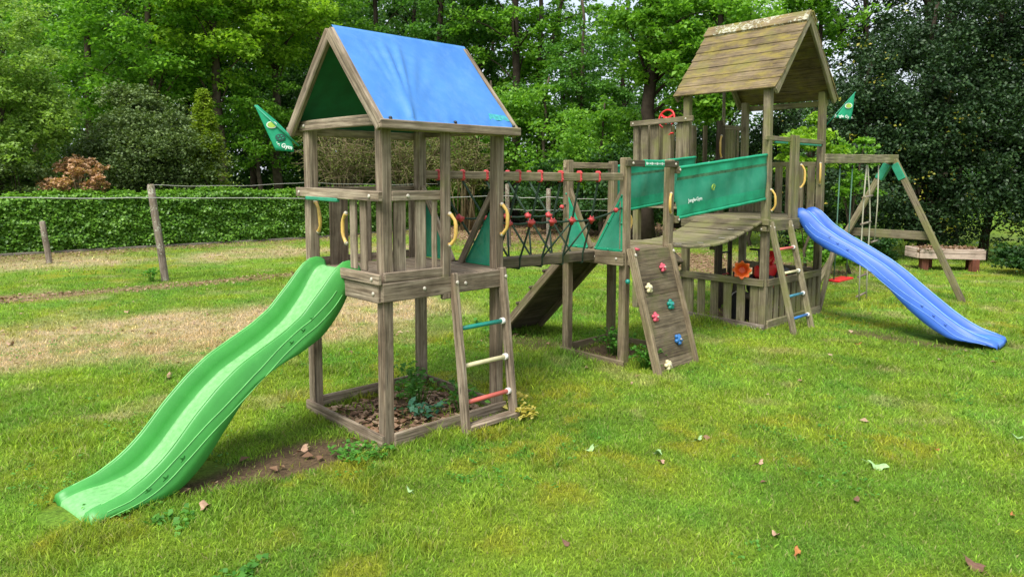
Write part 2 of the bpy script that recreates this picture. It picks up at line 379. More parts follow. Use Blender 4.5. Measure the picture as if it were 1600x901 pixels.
# ------------------------------------------------------------------ frames of the three towers
def fr(o, ua, va, shear=0.):
    u = Vector((math.cos(rad(ua)), math.sin(rad(ua)), 0)); v = Vector((math.cos(rad(va)), math.sin(rad(va)), 0)); o = Vector((*o, 0))
    def P(a, b, z=0.): return o + u * a + v * b + Vector((-shear * z, 0, z))
    return P, u, v
PA, uA, vA = fr((-.824, 4.51), 43.5, 133.5)
PB, uB, vB = fr((1.047, 6.47), 43.5, 133.5, .008)
PC, uC, vC = fr((2.945, 8.12), 43.5, 130.5, .018)
aA, bA, aB, bB, aC, bC = .98, .95, .70, .70, 1.44, 1.09
A_in = [PA(0, 0), PA(aA, 0), PA(aA, bA), PA(0, bA)]; B_in = [PB(0, 0), PB(aB, 0), PB(aB, bB), PB(0, bB)]; C_in = [PC(0, 0), PC(aC, 0), PC(aC, bC), PC(0, bC)]
def inside(x, y, q, grow=0.):
    r = np.ones_like(x, bool); c = sum((Vector(p) for p in q), Vector()) / 4
    for i in range(4):
        a, b = q[i], q[(i + 1) % 4]; nx, ny = b.y - a.y, -(b.x - a.x); l = math.hypot(nx, ny)
        d = ((x - a.x) * nx + (y - a.y) * ny) / l; r &= d < grow
    return r

def height(x, y):
    return (fbm(x + 50, y + 50, 2.6) - .5) * .035 * sm(2.5, 6, np.hypot(x, y)) + (fbm(x, y + 30, .5) - .5) * .012
def litter_w(x, y):
    n = fbm(x + 5, y, 1.0)
    strip = 1 - sm(.12, .55, seg(x, y, (-8.6, 8.6), (-2.4, 13.6)) + (n - .5) * .5)
    foot = 1 - sm(.3, 1.6, seg(x, y, (-12.5, 13.2), (-1.5, 23.6)) + (n - .5) * 1.4)
    back = 1 - sm(.6, 2.4, seg(x, y, (2.2, 15.6), (4.9, 13.6)) + (n - .5) * 1.6)
    far = sm(16.5, 19.5, y - .25 * np.abs(x) + (n - .5) * 4) * (x > -2) * (x < 5.5)
    return np.clip(np.maximum.reduce([strip * .9, foot * .7, back * .95, far]), 0, 1)
def soil_w(x, y):
    n = fbm(x * 1. + 20, y, .45)
    a = 1 - sm(.06, .26, seg(x, y, (-1.85, 3.9), (-1.15, 4.5)) + (n - .5) * .35)
    b = 1 - sm(.05, .30, seg(x, y, (4.0, 7.95), (4.7, 7.25)) + (n - .5) * .4)
    c = 1 - sm(.12, .5, seg(x, y, (-.1, 7.6), (.9, 6.9)) + (n - .5) * .5)
    r = np.maximum.reduce([a, b * .8, c * .8])
    for q in (A_in, B_in, C_in): r = np.maximum(r, inside(x, y, q, -.02) * 1.)
    return r
def dry_w(x, y):
    n = fbm(x, y + 11, 1.5); n2 = fbm(x * 1.3, y + 31, .35)
    a = 1 - sm(.35, 1.75, seg(x, y, (-6.4, 6.1), (-2.1, 8.9)) + (n - .5) * 2.0)
    b = 1 - sm(.2, 1.6, seg(x, y, (-12, 12.0), (-3, 17)) + (n - .5) * 2.8)
    c = sm(.60, .75, fbm(x + 70, y, .5)) * .3 * (y > 5)
    n3 = fbm(x + 44, y + 2, .16)
    return np.clip(np.maximum.reduce([a, b * .75, c]) * (-.15 + 1.1 * n2 + 1.15 * n3), 0, 1)
def moss_w(x, y):
    return np.clip(sm(.50, .70, fbm(x + 17, y + 3, .48)) * sm(.40, .6, fbm(x + 3, y + 77, 2.1)) * 1.2, 0, 1)
def lawn(x, y, jit=None):
    n1 = fbm(x + 1, y + 2, 1.4)[:, None]; n2 = fbm(x * 1. + 40, y + 22, .22)[:, None]; n3 = fbm(x + 33, y + 61, .07)[:, None]
    g = np.array([.125, .245, .022]) * (1 - n1) + np.array([.26, .385, .042]) * n1
    g = g * (.62 + .48 * n2 + .32 * n3); hue = np.clip((fbm(x + 80, y + 7, .38) - .5) * 3, -1, 1)[:, None]; g = g * (1 + hue * np.array([.24, .04, -.1]))
    d = dry_w(x, y)[:, None]; g = g * (1 - d) + np.array([.54, .42, .26]) * d
    mo = moss_w(x, y)[:, None] * sm(.38, .58, fbm(x + 2, y + 19, .13))[:, None] * .75; g = g * (1 - mo) + np.array([.31, .32, .028]) * mo
    if jit is not None:
        g = g * (1 + jit[:, None] * .45); 
    return g
# ------------------------------------------------------------------ ground
def axis(lo, hi, step, far):
    a = list(np.arange(lo, hi + 1e-6, step)); s, p = step, hi
    while p < far: s *= 1.35; p += s; a.append(p)
    s, p = step, lo; pre = []
    while p > -far: s *= 1.35; p -= s; pre.append(p)
    return np.array(pre[::-1] + a)
xs, ys = axis(-9, 9, .06, 320), axis(2., 17, .06, 320)
X, Y = np.meshgrid(xs, ys); x, y = X.ravel(), Y.ravel(); nx, ny = len(xs), len(ys)
Z = height(x, y); dd = soil_w(x, y)
Z -= .012 * dd
i = np.arange(nx * ny).reshape(ny, nx); F = np.stack([i[:-1, :-1], i[:-1, 1:], i[1:, 1:], i[1:, :-1]], -1).reshape(-1, 4)
gc = lawn(x, y) * .7
lw = litter_w(x, y)[:, None]; gc = gc * (1 - lw) + np.array([.22, .145, .09]) * lw
sw = dd[:, None]; gc = gc * (1 - sw) + np.array([.115, .078, .048]) * sw
def ground_mat():
    m, nt, b = mat('lawn_ground'); at = nt.nodes.new('ShaderNodeAttribute'); at.attribute_name = 'Col'; tc = nt.nodes.new('ShaderNodeTexCoord')
    n = noise(nt, tc.outputs['Object'], 45, 6, .75); n2 = noise(nt, tc.outputs['Object'], 9, 5, .7)
    c = mixc(nt, 1., at.outputs[0], ramp(nt, n, [(.3, (.45, .45, .45)), (.7, (1.5, 1.5, 1.4))]), 'MULTIPLY')
    c = mixc(nt, 1., c, ramp(nt, n2, [(.3, (.75, .75, .75)), (.7, (1.25, 1.25, 1.2))]), 'MULTIPLY')
    nt.links.new(c, b.inputs['Base Color']); b.inputs['Roughness'].default_value = .95; b.inputs['Specular IOR Level'].default_value = .15
    bp = N(nt, 'Bump', Strength=.9, Distance=.02); nt.links.new(n, bp.inputs['Height']); nt.links.new(bp.outputs[0], b.inputs['Normal'])
    return m
g = npmesh('ground', np.stack([x, y, Z], 1), F, ground_mat(), col=gc, smooth=True); tag(g, kind='structure')

# grass blades
def grass_mat():
    m, nt, b = mat('grass_blades'); at = nt.nodes.new('ShaderNodeAttribute'); at.attribute_name = 'Col'
    nt.links.new(at.outputs[0], b.inputs['Base Color']); b.inputs['Roughness'].default_value = .6; b.inputs['Specular IOR Level'].default_value = .25
    tl = nt.nodes.new('ShaderNodeBsdfTranslucent'); nt.links.new(mixc(nt, 1., at.outputs[0], (1.3, 1.4, .9), 'MULTIPLY'), tl.inputs[0])
    mx = nt.nodes.new('ShaderNodeMixShader'); mx.inputs[0].default_value = .35
    nt.links.new(b.outputs[0], mx.inputs[1]); nt.links.new(tl.outputs[0], mx.inputs[2]); nt.links.new(mx.outputs[0], nt.nodes['Material Output'].inputs[0])
    return m
def scatter(n, r0, r1, spread=1.12):
    r = np.sqrt(rng.uniform(r0 ** 2, r1 ** 2, n)); a = rng.uniform(-spread, spread, n); return r * np.sin(a), r * np.cos(a)
bx, by, bs = [], [], []
for n_, r0, r1, s_ in ((330000, 2.2, 5.0, 1.), (320000, 5.0, 8.5, 1.35), (235000, 8.5, 14, 1.9), (125000, 14, 24, 2.8)):
    a, b_ = scatter(n_, r0, r1); bx.append(a); by.append(b_); bs.append(np.full(n_, s_))
# taller tufts along the feet of posts, frames and slides, where a mower does not reach
tall = []
edges = [(PA(-.06, -.08), PA(-.06, 1.0)), (PA(-.06, -.08), PA(1.05, -.1)), (PB(-.06, -.08), PB(-.06, .8)), (PB(0, -.45), PB(.65, -.45)), (PC(-.06, -.08), PC(-.06, 1.15)), (PC(-.06, -.1), PC(1.5, -.1)),
         (PA(.45, -.25), PA(1., -.25)), (PC(0, -.45), PC(.5, -.45)), (PB(.0, .0), PB(.7, 0)), ((4.9, 7.0), (5.5, 7.6)), (PB(.05, 1.8), PB(.65, 1.8)), (PA(-.1, 1.05), PA(1.1, 1.05))]
for p, q in edges:
    n_ = 1500; t = rng.uniform(0, 1, n_); bx.append(p[0] + (q[0] - p[0]) * t + rng.normal(0, .07, n_)); by.append(p[1] + (q[1] - p[1]) * t + rng.normal(0, .07, n_)); bs.append(np.full(n_, 1.3)); 
ntall = 1500 * len(edges)
bx, by, bs = map(np.concatenate, (bx, by, bs)); hm = np.ones(len(bx)); hm[-ntall:] = 1.6
# clumpy lawn: coarse tufts stand taller
tf = sm(.50, .72, fbm(bx + 13, by + 5, .33)) * sm(.35, .6, fbm(bx + 60, by, 2.2)); hm *= (.55 + .9 * tf + .35 * fbm(bx, by + 90, 1.2))
under = (seg(bx, by, (-1.95, 4.06), (-2.29, 3.62)) < .215) | (seg(bx, by, (4.62, 7.80), (5.10, 7.30)) < .215)
keep = (~under) & (rng.uniform(size=len(bx)) > np.clip(soil_w(bx, by) * .93 + litter_w(bx, by) * .8 + moss_w(bx, by) * .25 + dry_w(bx, by) * .25, 0, .97))
bx, by, bs, hm = bx[keep], by[keep], bs[keep], hm[keep]; n = len(bx)
jit = rng.uniform(-1, 1, n); c = lawn(bx, by, jit)
straw = rng.uniform(size=n) < .10; c[straw] = c[straw] * .35 + np.array([.36, .31, .14]) * .65
lime = (~straw) & (rng.uniform(size=n) < .25); c[lime] *= np.array([1.35, 1.25, 1.1])
hgt = .032 * hm * bs ** .45 * rng.uniform(.5, 1.5, n); wd = .0021 * bs * rng.uniform(.6, 1.3, n) * np.where(rng.uniform(size=n) < .12, 1.9, 1.)
an = rng.uniform(0, 2 * np.pi, n); lean = hgt * rng.uniform(.2, 1.15, n); la = rng.uniform(0, 2 * np.pi, n) + .0
bz = height(bx, by) - .004
wx_, wy_ = np.cos(an) * wd, np.sin(an) * wd; lx, ly = np.cos(la) * lean, np.sin(la) * lean
z0 = np.stack([bx - wx_, by - wy_, bz], 1); z1 = np.stack([bx + wx_, by + wy_, bz], 1)
m0 = np.stack([bx + lx * .35 + wx_ * .8, by + ly * .35 + wy_ * .8, bz + hgt * .6], 1); m1 = np.stack([bx + lx * .35 - wx_ * .8, by + ly * .35 - wy_ * .8, bz + hgt * .6], 1)
tp = np.stack([bx + lx, by + ly, bz + hgt * .95], 1)
V_ = np.stack([z0, z1, m0, m1, tp], 1).reshape(-1, 3); k = np.arange(n) * 5
Fq = np.stack([k, k + 1, k + 2, k + 3], 1); Ft = np.stack([k + 3, k + 2, k + 4], 1)
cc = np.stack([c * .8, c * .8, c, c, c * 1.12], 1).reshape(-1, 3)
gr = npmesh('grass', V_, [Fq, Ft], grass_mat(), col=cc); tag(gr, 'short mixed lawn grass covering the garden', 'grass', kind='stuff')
del V_, Fq, Ft, cc

# ------------------------------------------------------------------ shared small parts
def bolt(parent, p, nrm, r=.013, m=PALE):
    b = MB(); nrm = Vector(nrm).normalized(); p = Vector(p)
    b.tube([p, p + nrm * .006, p + nrm * .011], [r, r, r * .55], 8); return b.build('bolt', m, parent)
def handle(parent, lo, hi, out, m=YEL):
    lo, hi, out = Vector(lo), Vector(hi), Vector(out).normalized(); d = hi - lo; b = MB()
    pts = [lo, lo + out * .018 + d * .03, lo + out * .045 + d * .2, lo + out * .052 + d * .35, lo + out * .052 + d * .65, lo + out * .045 + d * .8, hi + out * .018 - d * .03, hi]
    b.tube(pts, [.015, .013, .0115, .014, .014, .0115, .013, .015], 8)
    o = b.build('handle', m, parent)
    for p in (lo, hi):
        c = MB(); c.ball(p + out * .008, .0155, n=8); q = c.build('bolt_cap', PALE, o)
    return o
def one(parent, name, p, q, w, h, side, m, warp=.0, ch=.006):
    b = MB(); b.beam(p, q, w, h, side, ch, warp=warp); return b.build(name, m, parent)
def slats(parent, rows, m, name='slat_panel'):
    b = MB()
    for (p, q, w, h, side) in rows: b.beam(p, q, w, h, side, .004, warp=.003)
    return b.build(name, m, parent)
def ladder(label, Pf, a0, a1, zt, bo, bt, rungs, m, tread=None):
    r = empty('ladder', Pf((a0 + a1) / 2, bo, 0), label, 'ladder'); u = (Pf(1, 0) - Pf(0, 0)).normalized()
    for a in (a0, a1): one(r, 'rail', Pf(a, bo, -.02), Pf(a, bt, zt), .040, .068, u, m, .004); bolt(r, Pf(a, bt - .045, zt - .06), -vA)
    for z, mm in rungs:
        t = z / zt; p, q = Pf(a0 + .0, bo + (bt - bo) * t, z), Pf(a1 + .0, bo + (bt - bo) * t, z)
        b = MB(); b.tube([p, p.lerp(q, .5), q], .016, 10); o = b.build('rung', mm, r)
        d = (q - p).normalized()
        c = MB(); c.tube([q - d * .050, q - d * .018], .0235, 10); c.build('collar', WHT, o)
    if tread: one(r, 'tread', Pf(a0 + .02, bo + .01, .05), Pf(a1 + .03, bo + .01, .05), .085, .035, Vector((0, 0, 1)).cross(u), m)
    return r
def sprig(b, p, q, mi=0): b.tube([p, q], .003, 5, mi=mi)

def slide(name, label, c0, c1, prof, drop, mb, mbed, ml, starpos, mstar):
    """c0,c1 ground points of the centre line; prof = (s, rim z)"""
    c0, c1 = Vector((*c0, 0)), Vector((*c1, 0)); t = (c1 - c0).normalized(); n_ = Vector((t.y, -t.x, 0))   # n_ points right of travel
    root = empty(name, (c0 + c1) / 2, label, 'slide')
    S_ = np.linspace(prof[0][0], prof[-1][0], 90); Zr = np.interp(S_, [p[0] for p in prof], [p[1] for p in prof])
    ker = np.hanning(7); ker /= ker.sum(); Zr = np.convolve(np.pad(Zr, 3, mode='reflect', reflect_type='odd'), ker, 'valid')
    L = S_[-1]
    half = [(.246, -.035), (.240, .0), (.228, .040), (.210, .078), (.194, .104), (.182, .113), (.169, .104), (.153, .050), (.140, .012), (.115, .0), (.055, -.002)]
    sec = [(-x_, y_) for x_, y_ in half] + half[::-1]
    xo = lambda y_: float(np.interp(y_, [-.035, 0, .04, .078, .104, .113], [.246, .240, .228, .210, .194, .182]))
    low = lambda s_: 1. + .75 * math.cos(2 * math.pi * (s_ / L - .12) / .56)
    def place(s_, x_, y_):
        zr = float(np.interp(s_, S_, Zr)); e = 1 - .72 * float(sm(L - .42, L - .02, np.array(s_)))      # walls run out at the foot
        e0 = .42 + .73 * math.sin(max(0, min(1, (s_ + .07) / .30)) * math.pi / 2) if s_ < .23 else 1.15
        i1, i2 = float(np.interp(s_ - .03, S_, Zr)), float(np.interp(s_ + .03, S_, Zr)); sl_ = (i2 - i1) / .06
        nn = Vector((t.x * -sl_, t.y * -sl_, 1)).normalized()
        base = c0 + t * s_ + Vector((0, 0, max(.026, zr - .113 * e0 * e)))
        yy = y_ * e * e0 if y_ > 0 else y_ * (1 if y_ > -.02 else (low(s_) if s_ < L - .2 else .6))
        return base + n_ * x_ + nn * yy
    b = MB(); K = len(sec)
    for s_ in S_:
        for (x_, y_) in sec: b.v.append(tuple(place(s_, x_, y_)))
    # front lip curling down
    for (dx, dz) in ((.035, -.012), (.05, -.05)):
        for (x_, y_) in sec:
            p = place(L, x_, y_); b.v.append(tuple(p + t * dx + Vector((0, 0, dz if y_ > -.03 else 0))))
    R_ = len(S_) + 2
    for i in range(R_ - 1):
        for k in range(K - 1):
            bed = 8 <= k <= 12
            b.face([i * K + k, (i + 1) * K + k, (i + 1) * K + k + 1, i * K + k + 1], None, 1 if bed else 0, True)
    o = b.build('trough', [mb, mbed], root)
    md = o.modifiers.new('solid', 'SOLIDIFY'); md.thickness = .006; md.offset = 0
    for sg in (1, -1):
        for lo, hi, r in ((.03, .075, .0028), (-.02, .03, .0026), (.1145, .1145, .005)):
            q = MB(); pts = []
            for s_ in np.linspace(.10 if lo < .1 else .0, L - .04, 50):
                w_ = .5 - .5 * math.cos(s_ / L * 4 * math.pi); y_ = lo + (hi - lo) * w_
                x_ = xo(y_) + .0045 if y_ < .1 else .182
                pts.append(place(s_, sg * x_, y_))
            q.tube(pts, r, 6); q.build('moulded_line', ml, root)
        for s_, y_ in starpos:
            q = MB(); c_ = place(s_, sg * (xo(y_) + .002), y_); d_ = (place(s_ + .03, sg * (xo(y_) + .002), y_) - c_).normalized(); u_ = (n_ * sg).cross(d_).normalized(); pts = []
            for j in range(10):
                rr = .023 if j % 2 == 0 else .008; a = j * math.pi / 5; pts.append(c_ + d_ * rr * math.cos(a) + u_ * rr * math.sin(a))
            q.prism(pts, n_, .006); q.build('star', mstar, root)
    # underside stiffening rib at the top, hooked on the platform
    return root

# ================================================================== front tower with the blue tarp roof
up = Vector((0, 0, 1))
TA = empty('play_tower', PA(.49, .47), 'weathered grey wooden play tower with a blue tarp gable roof, nearest the camera', 'play tower')
s_ = .078
for (a, b, z) in ((0, 0, 2.16), (aA, 0, 2.14), (aA, bA, 2.14), (0, bA, 2.16)):
    o = one(TA, 'post', PA(a, b, -.08), PA(a, b, z), s_, s_, uA, WG, .004, .007)
one(TA, 'divider_post', PA(.455, -.058, .945), PA(.455, -.058, 2.14), .036, .07, vA, WG, .002)
# platform: side boards and the deck
def board(parent, p, q, th, hgt, out, m, bolts=(), z=None, name='side_board'):
    o = one(parent, name, p, q, th, hgt, out, m, .003, .005)
    d = (q - p)
    for t in bolts: bolt(o, p + d * t + Vector(out) * (th / 2 - .001), out)
    return o
board(TA, PA(-.06, -.057, 1.04), PA(aA + .035, -.057, 1.04), .034, .125, -vA, WG, (.3, .63, .95))
board(TA, PA(-.04, -.054, 1.136), PA(.44, -.054, 1.136), .028, .062, -vA, WG)
board(TA, PA(-.057, -.035, 1.03), PA(-.057, bA + .04, 1.03), .034, .12, -uA, WG, (.05, .94))
board(TA, PA(-.082, -.075, 1.128), PA(-.082, .40, 1.128), .026, .07, -uA, WG, (.16,))
board(TA, PA(aA + .055, 0, 1.03), PA(aA + .055, bA, 1.03), .034, .12, uA, WG)
board(TA, PA(0, bA + .055, 1.03), PA(aA, bA + .055, 1.03), .034, .12, vA, WG)
board(TA, PA(0.02, bA + .05, 1.136), PA(aA, bA + .05, 1.136), .028, .062, vA, WG)
k = MB(); nb = 9
for i in range(nb):
    a = -.03 + (i + .5) * (aA + .06) / nb; k.beam(PA(a, -.036, 1.095), PA(a, bA + .03, 1.095), (aA + .06) / nb - .006, .022, uA, .003)
k.build('deck', WG, TA)
# rails round the platform
rA = board(TA, PA(-.078, -.085, 1.655), PA(-.078, bA + .06, 1.662), .036, .066, -uA, WG, (.09, .95), name='rail')
st = one(TA, 'teal_strip', PA(-.085, .42, 1.618), PA(-.085, .86, 1.622), .030, .028, -uA, TEALC2, .003)
board(TA, PA(.035, -.03, 1.655), PA(.44, -.03, 1.655), .03, .066, -vA, WG, (.3,), name='rail')
board(TA, PA(.02, bA + .055, 1.665), PA(aA, bA + .055, 1.665), .034, .066, vA, WG, name='rail')
slats(TA, [(PA(-.05, b, 1.165), PA(-.05, b, 1.625), .018, .075, -uA) for b in (.16, .285)], WG)
slats(TA, [(PA(a, -.015, 1.1), PA(a, -.015, 1.625), .018, w_, vA) for a, w_ in ((.11, .095), (.275, .085), (.395, .04))], WG)
slats(TA, [(PA(a, bA + .03, 1.1), PA(a, bA + .03, 1.635), .018, w_, vA) for a, w_ in ((.235, .155), (.47, .10), (.62, .10), (.78, .10), (.91, .05))], WG)
handle(TA, PA(.02, bA - .042, 1.37), PA(.0, bA - .042, 1.59), -vA)
handle(TA, PA(-.05, .375, 1.33), PA(-.05, .375, 1.53), vA)
handle(TA, PA(.455, -.095, 1.32), PA(.455, -.095, 1.53), -vA + uA * .5)
handle(TA, PA(aA, -.042, 1.36), PA(aA, -.042, 1.58), -vA + uA * .6)
# V shaped braces with green panels on the bridge side
def vpanel(parent, P, a, b0, bfoot, zt, z0, m, mats, flip=1):
    """brace from the post at b0 down to the foot at bfoot, panel filling the triangle"""
    u = (P(1, 0) - P(0, 0)).normalized()
    one(parent, 'brace', P(a, b0, zt + .03), P(a, bfoot, z0 - .005), .05, .035, (P(0, 1) - P(0, 0)), m, .003)
    off = .03 * flip; q = MB(); e = (bfoot - b0) * .12
    tri = [P(a + off, b0 - e * .3, z0 + .005), P(a + off, bfoot - e * .6, z0 + .005), P(a + off, b0 - e * .3, zt - .02)]
    q.prism(tri, u, .003); o = q.build('net_panel', NET, parent)
    h = MB()
    for i in range(3): h.beam(tri[i] + u * off * .12, tri[(i + 1) % 3] + u * off * .12, .024, .008, (tri[i] - tri[i - 1]), .002)
    h.build('hem', TEALC, o)
    for i in range(3):
        for t in (0., .5):
            c = MB(); c.ball(tri[i].lerp(tri[(i + 1) % 3], t) + u * (off * .25), .012, n=6); c.build('button', TEALC2, o)
vpanel(TA, PA, aA + .0, bA - .03, .52, 1.66, 1.115, WG, None, 1)
vpanel(TA, PA, aA + .0, .03, .42, 1.66, 1.115, WG, None, 1)
# roof frame
apz, evz, bl, bh, a0, a1 = 2.765, 2.12, -.13, 1.07, -.115, 1.065
am = (bl + bh) / 2
for aa in (a0 + .02, a1 - .02):
    for be in (bl, bh): one(TA, 'rafter', PA(aa, am, apz - .035), PA(aa, be, evz - .035), .036, .082, uA, WG, .003)
for be, sg in ((bl, -1), (bh, 1)):
    one(TA, 'eave_board', PA(a0 - .0, be + sg * .012, evz - .018), PA(a1 + .01, be + sg * .012, evz - .018), .03, .058, vA, WG, .004)
one(TA, 'ridge_bar', PA(a0 + .04, am, apz - .06), PA(a1 - .04, am, apz - .06), .036, .06, vA, WG)
for aa, zz in ((-.045, 2.135), (aA + .045, 2.13)):
    board(TA, PA(aa, -.04, zz), PA(aa, bA + .06, zz), .03, .072, -uA, WG, (.06, .92), name='tie_beam')
board(TA, PA(-.0, -.045, 2.10), PA(aA, -.045, 2.10), .026, .06, -vA, WG, name='tie_beam')
board(TA, PA(-.0, bA + .045, 2.10), PA(aA, bA + .045, 2.10), .026, .06, vA, WG, name='tie_beam')
# tarp: two slopes draped over the ridge, folded and slightly slack
q = MB(); NA, NB = 70, 64; ta0, ta1 = a0 + .035, a1 - .005
def tarp_pt(ta, tb, th):
    a = ta0 + (ta1 - ta0) * ta; b = bl - .012 + (bh - bl + .024) * tb; s = abs(b - am) / ((bh - bl) / 2)
    z = apz + .012 - (apz - evz) * s
    d = 1 - s      # 0 at eave 1 at ridge
    wv = 0
    if b < am:
        e = min(1, s * 1.02); px, py = (a - .14), d   # folds fan from the near lower corner nail
        for ang, amp, wd in ((.02, .016, .028), (.13, .030, .030), (.27, .022, .026), (.45, .011, .045), (.70, .006, .06), (-.10, .010, .03)):
            dist = px - ang * py; wv += amp * math.exp(-(dist / wd) ** 2 / (.25 + py)) * max(0, math.sin(max(0, min(1, py * 1.1)) * math.pi)) ** .6
        wv += .004 * math.sin(a * 21 + s * 3) * math.sin(d * math.pi) + .006 * math.sin(d * math.pi) * math.sin(a * 5 + 1)
        if s > .9: wv += .003 * math.sin(a * 60)
    else: wv = .006 * math.sin(a * 9) * math.sin(d * math.pi)
    n_ = Vector((0, 0, 1)) * .7 + (vA * (-.7 if b < am else .7))
    return PA(a, b, z) + n_ * (wv + th)
for side, th in ((0, .0), (1, -.004)):
    for i in range(NA + 1):
        for j in range(NB + 1): q.v.append(tuple(tarp_pt(i / NA, j / NB, th)))
n1 = (NA + 1) * (NB + 1)
for i in range(NA):
    for j in range(NB):
        a = i * (NB + 1) + j; f = [a, a + NB + 1, a + NB + 2, a + 1]
        q.face(f, None, 0, True); q.face([n1 + x for x in f[::-1]], None, 1, True)
for i in range(NA):
    for j in (0, NB): a, b = i * (NB + 1) + j, (i + 1) * (NB + 1) + j; q.face([a, b, n1 + b, n1 + a], None, 0)
tp_ = q.build('tarp_roof', [TARP, TARPG], TA)
q = MB()
for i in range(7):
    for j in range(2): pass
pp = [tarp_pt(x, y, .002) for x, y in ((.80, .045), (.975, .045), (.955, .075), (.82, .08))]
q.prism(pp, vA * -.7 + up * .7, .0015); q.build('faded_patch', TARPL, tp_)
for t in (.05, .5, .97): c = MB(); c.ball(tarp_pt(t, .015, .004), .013, n=6); c.build('nail', BLK, tp_)
# sandbox boards round the foot
for p, q_, o_ in ((PA(-.05, -.04, .028), PA(-.05, bA + .05, .028), -uA), (PA(.03, -.05, .03), PA(aA + .05, -.05, .03), -vA), (PA(aA + .05, 0, .02), PA(aA + .05, bA, .02), uA), (PA(0, bA + .05, .03), PA(aA, bA + .05, .03), vA)):
    board(TA, p, q_, .026, .13, o_, WG, name='sandbox_board')

ladder('grey wooden ladder with teal, cream and red rungs on the blue-roofed tower', PA, .51, .965, 1.12, -.215, -.07,
       [(.735, TEALR), (.475, CREAM), (.225, PINKR)], WG, True)
slide('wavy_slide', 'light green plastic wavy slide running down to the lawn at the left', (-1.287, 4.926), (-2.33, 3.57),
      [(-.08, 1.172), (-.04, 1.20), (.0, 1.202), (.05, 1.165), (.12, 1.075), (.29, .905), (.45, .805), (.60, .735), (.76, .66), (.88, .575), (1.02, .45), (1.16, .30), (1.26, .215), (1.36, .155), (1.5, .095), (1.67, .062)], .13, GREENP, GREENB, GREENL,
      [(.27, .06), (.36, .05), (.46, .045), (1.18, .045), (1.29, .045), (1.40, .045)], GSTAR)

def text_part(txt, size, p, xdir, ydir, m, parent, name='lettering', bold=0.):
    cu = bpy.data.curves.new(name, 'FONT'); cu.body = txt; cu.size = size; cu.extrude = .0006; cu.offset = bold; cu.align_x = 'CENTER'; cu.align_y = 'CENTER'
    tmp = bpy.data.objects.new('tmp', cu); COL.objects.link(tmp); dg = bpy.context.evaluated_depsgraph_get(); me = bpy.data.meshes.new_from_object(tmp.evaluated_get(dg))
    COL.objects.unlink(tmp); bpy.data.objects.remove(tmp)
    x_ = Vector(xdir).normalized(); y_ = (Vector(ydir) - x_ * Vector(ydir).dot(x_)).normalized(); z_ = x_.cross(y_)
    M = Matrix((x_, y_, z_)).transposed().to_4x4(); M.translation = Vector(p) - Vector(root_of(parent)); me.transform(M)
    me.materials.clear(); me.materials.append(m); o = bpy.data.objects.new(name, me); COL.objects.link(o); o.parent = parent; return o

def flag(label, base, tipz, pts, xdir, stick):
    """small cloth pennant: pts outline in (x along xdir, z) metres from base"""
    r = empty('pennant_flag', base, label, 'flag'); xd = Vector(xdir).normalized(); yd = xd.cross(up)
    W = lambda x, z: Vector(base) + xd * x + up * z + yd * (.012 * math.sin(x * 25 + z * 9))
    q = MB(); n = len(pts)
    # grid fill between left and right edges for a wavy cloth
    L_, R_ = pts; K = 12
    for i in range(K + 1):
        t = i / K; l = (L_[0][0] + (L_[1][0] - L_[0][0]) * t, L_[0][1] + (L_[1][1] - L_[0][1]) * t); r_ = (float(np.interp(t, np.linspace(0, 1, len(R_)), [p[0] for p in R_])), float(np.interp(t, np.linspace(0, 1, len(R_)), [p[1] for p in R_])))
        for j in range(7): f = j / 6; q.v.append(tuple(W(l[0] + (r_[0] - l[0]) * f, l[1] + (r_[1] - l[1]) * f)))
    for i in range(K):
        for j in range(6): a = i * 7 + j; q.face([a, a + 1, a + 8, a + 7], None, 0, True)
    o = q.build('cloth', TEALC, r); md = o.modifiers.new('solid', 'SOLIDIFY'); md.thickness = .002
    e = MB(); e.tube([W(*stick[0]), W(*stick[1])], .007, 6); e.build('stick', TEALC2, r)
    return r, o, W, yd
# pennant left of the front tower, text falling along its lower edge
fb = PA(-.03, bA + .04, 1.95); xr = Vector((1, .0, 0))
D1 = lambda x_, y_: ((x_ - 468) / 1100 * 5.2, (225 - y_) / 1100 * 5.2)
r, o, W, yd = flag('teal pennant with white lettering hanging at the left corner post of the blue-roofed tower', (-1.57, 5.2, 1.98), 0,
    ((D1(404, 161), D1(434, 229)), (D1(408, 160), D1(433, 182), D1(457, 206), D1(461, 231))), xr, (D1(404, 161), D1(470, 222)))
e = MB(); c_ = D1(429, 189)
e.ball(W(*c_) - yd * 0, .001, n=5)
def disc(parent, W, cx_, cz_, rx, rz, m, name, off):
    q = MB(); pts = [W(cx_ + rx * math.cos(t), cz_ + rz * math.sin(t)) + Vector((0, -off, 0)) for t in np.linspace(0, 2 * math.pi, 18)[:-1]]
    q.prism(pts, Vector((0, 1, 0)), .001); return q.build(name, m, parent)
disc(o, W, *D1(429, 190), .036, .026, WHTE, 'emblem', .010); disc(o, W, *D1(429, 190), .028, .020, LIME, 'emblem', .013)
disc(o, W, *D1(441, 209), .034, .026, DKG, 'emblem', .010)
for dx, dz in ((-.012, .008), (.010, .010), (.0, -.010), (.02, -.004)): disc(o, W, D1(441, 209)[0] + dx, D1(441, 209)[1] + dz, .006, .005, TEALC, 'emblem', .013)
text_part('le Gym', .042, W(*D1(447, 222)) + Vector((0, -.014, 0)), (1, 0, -.24), (0, 0, 1), WHTE, o, bold=.0012)

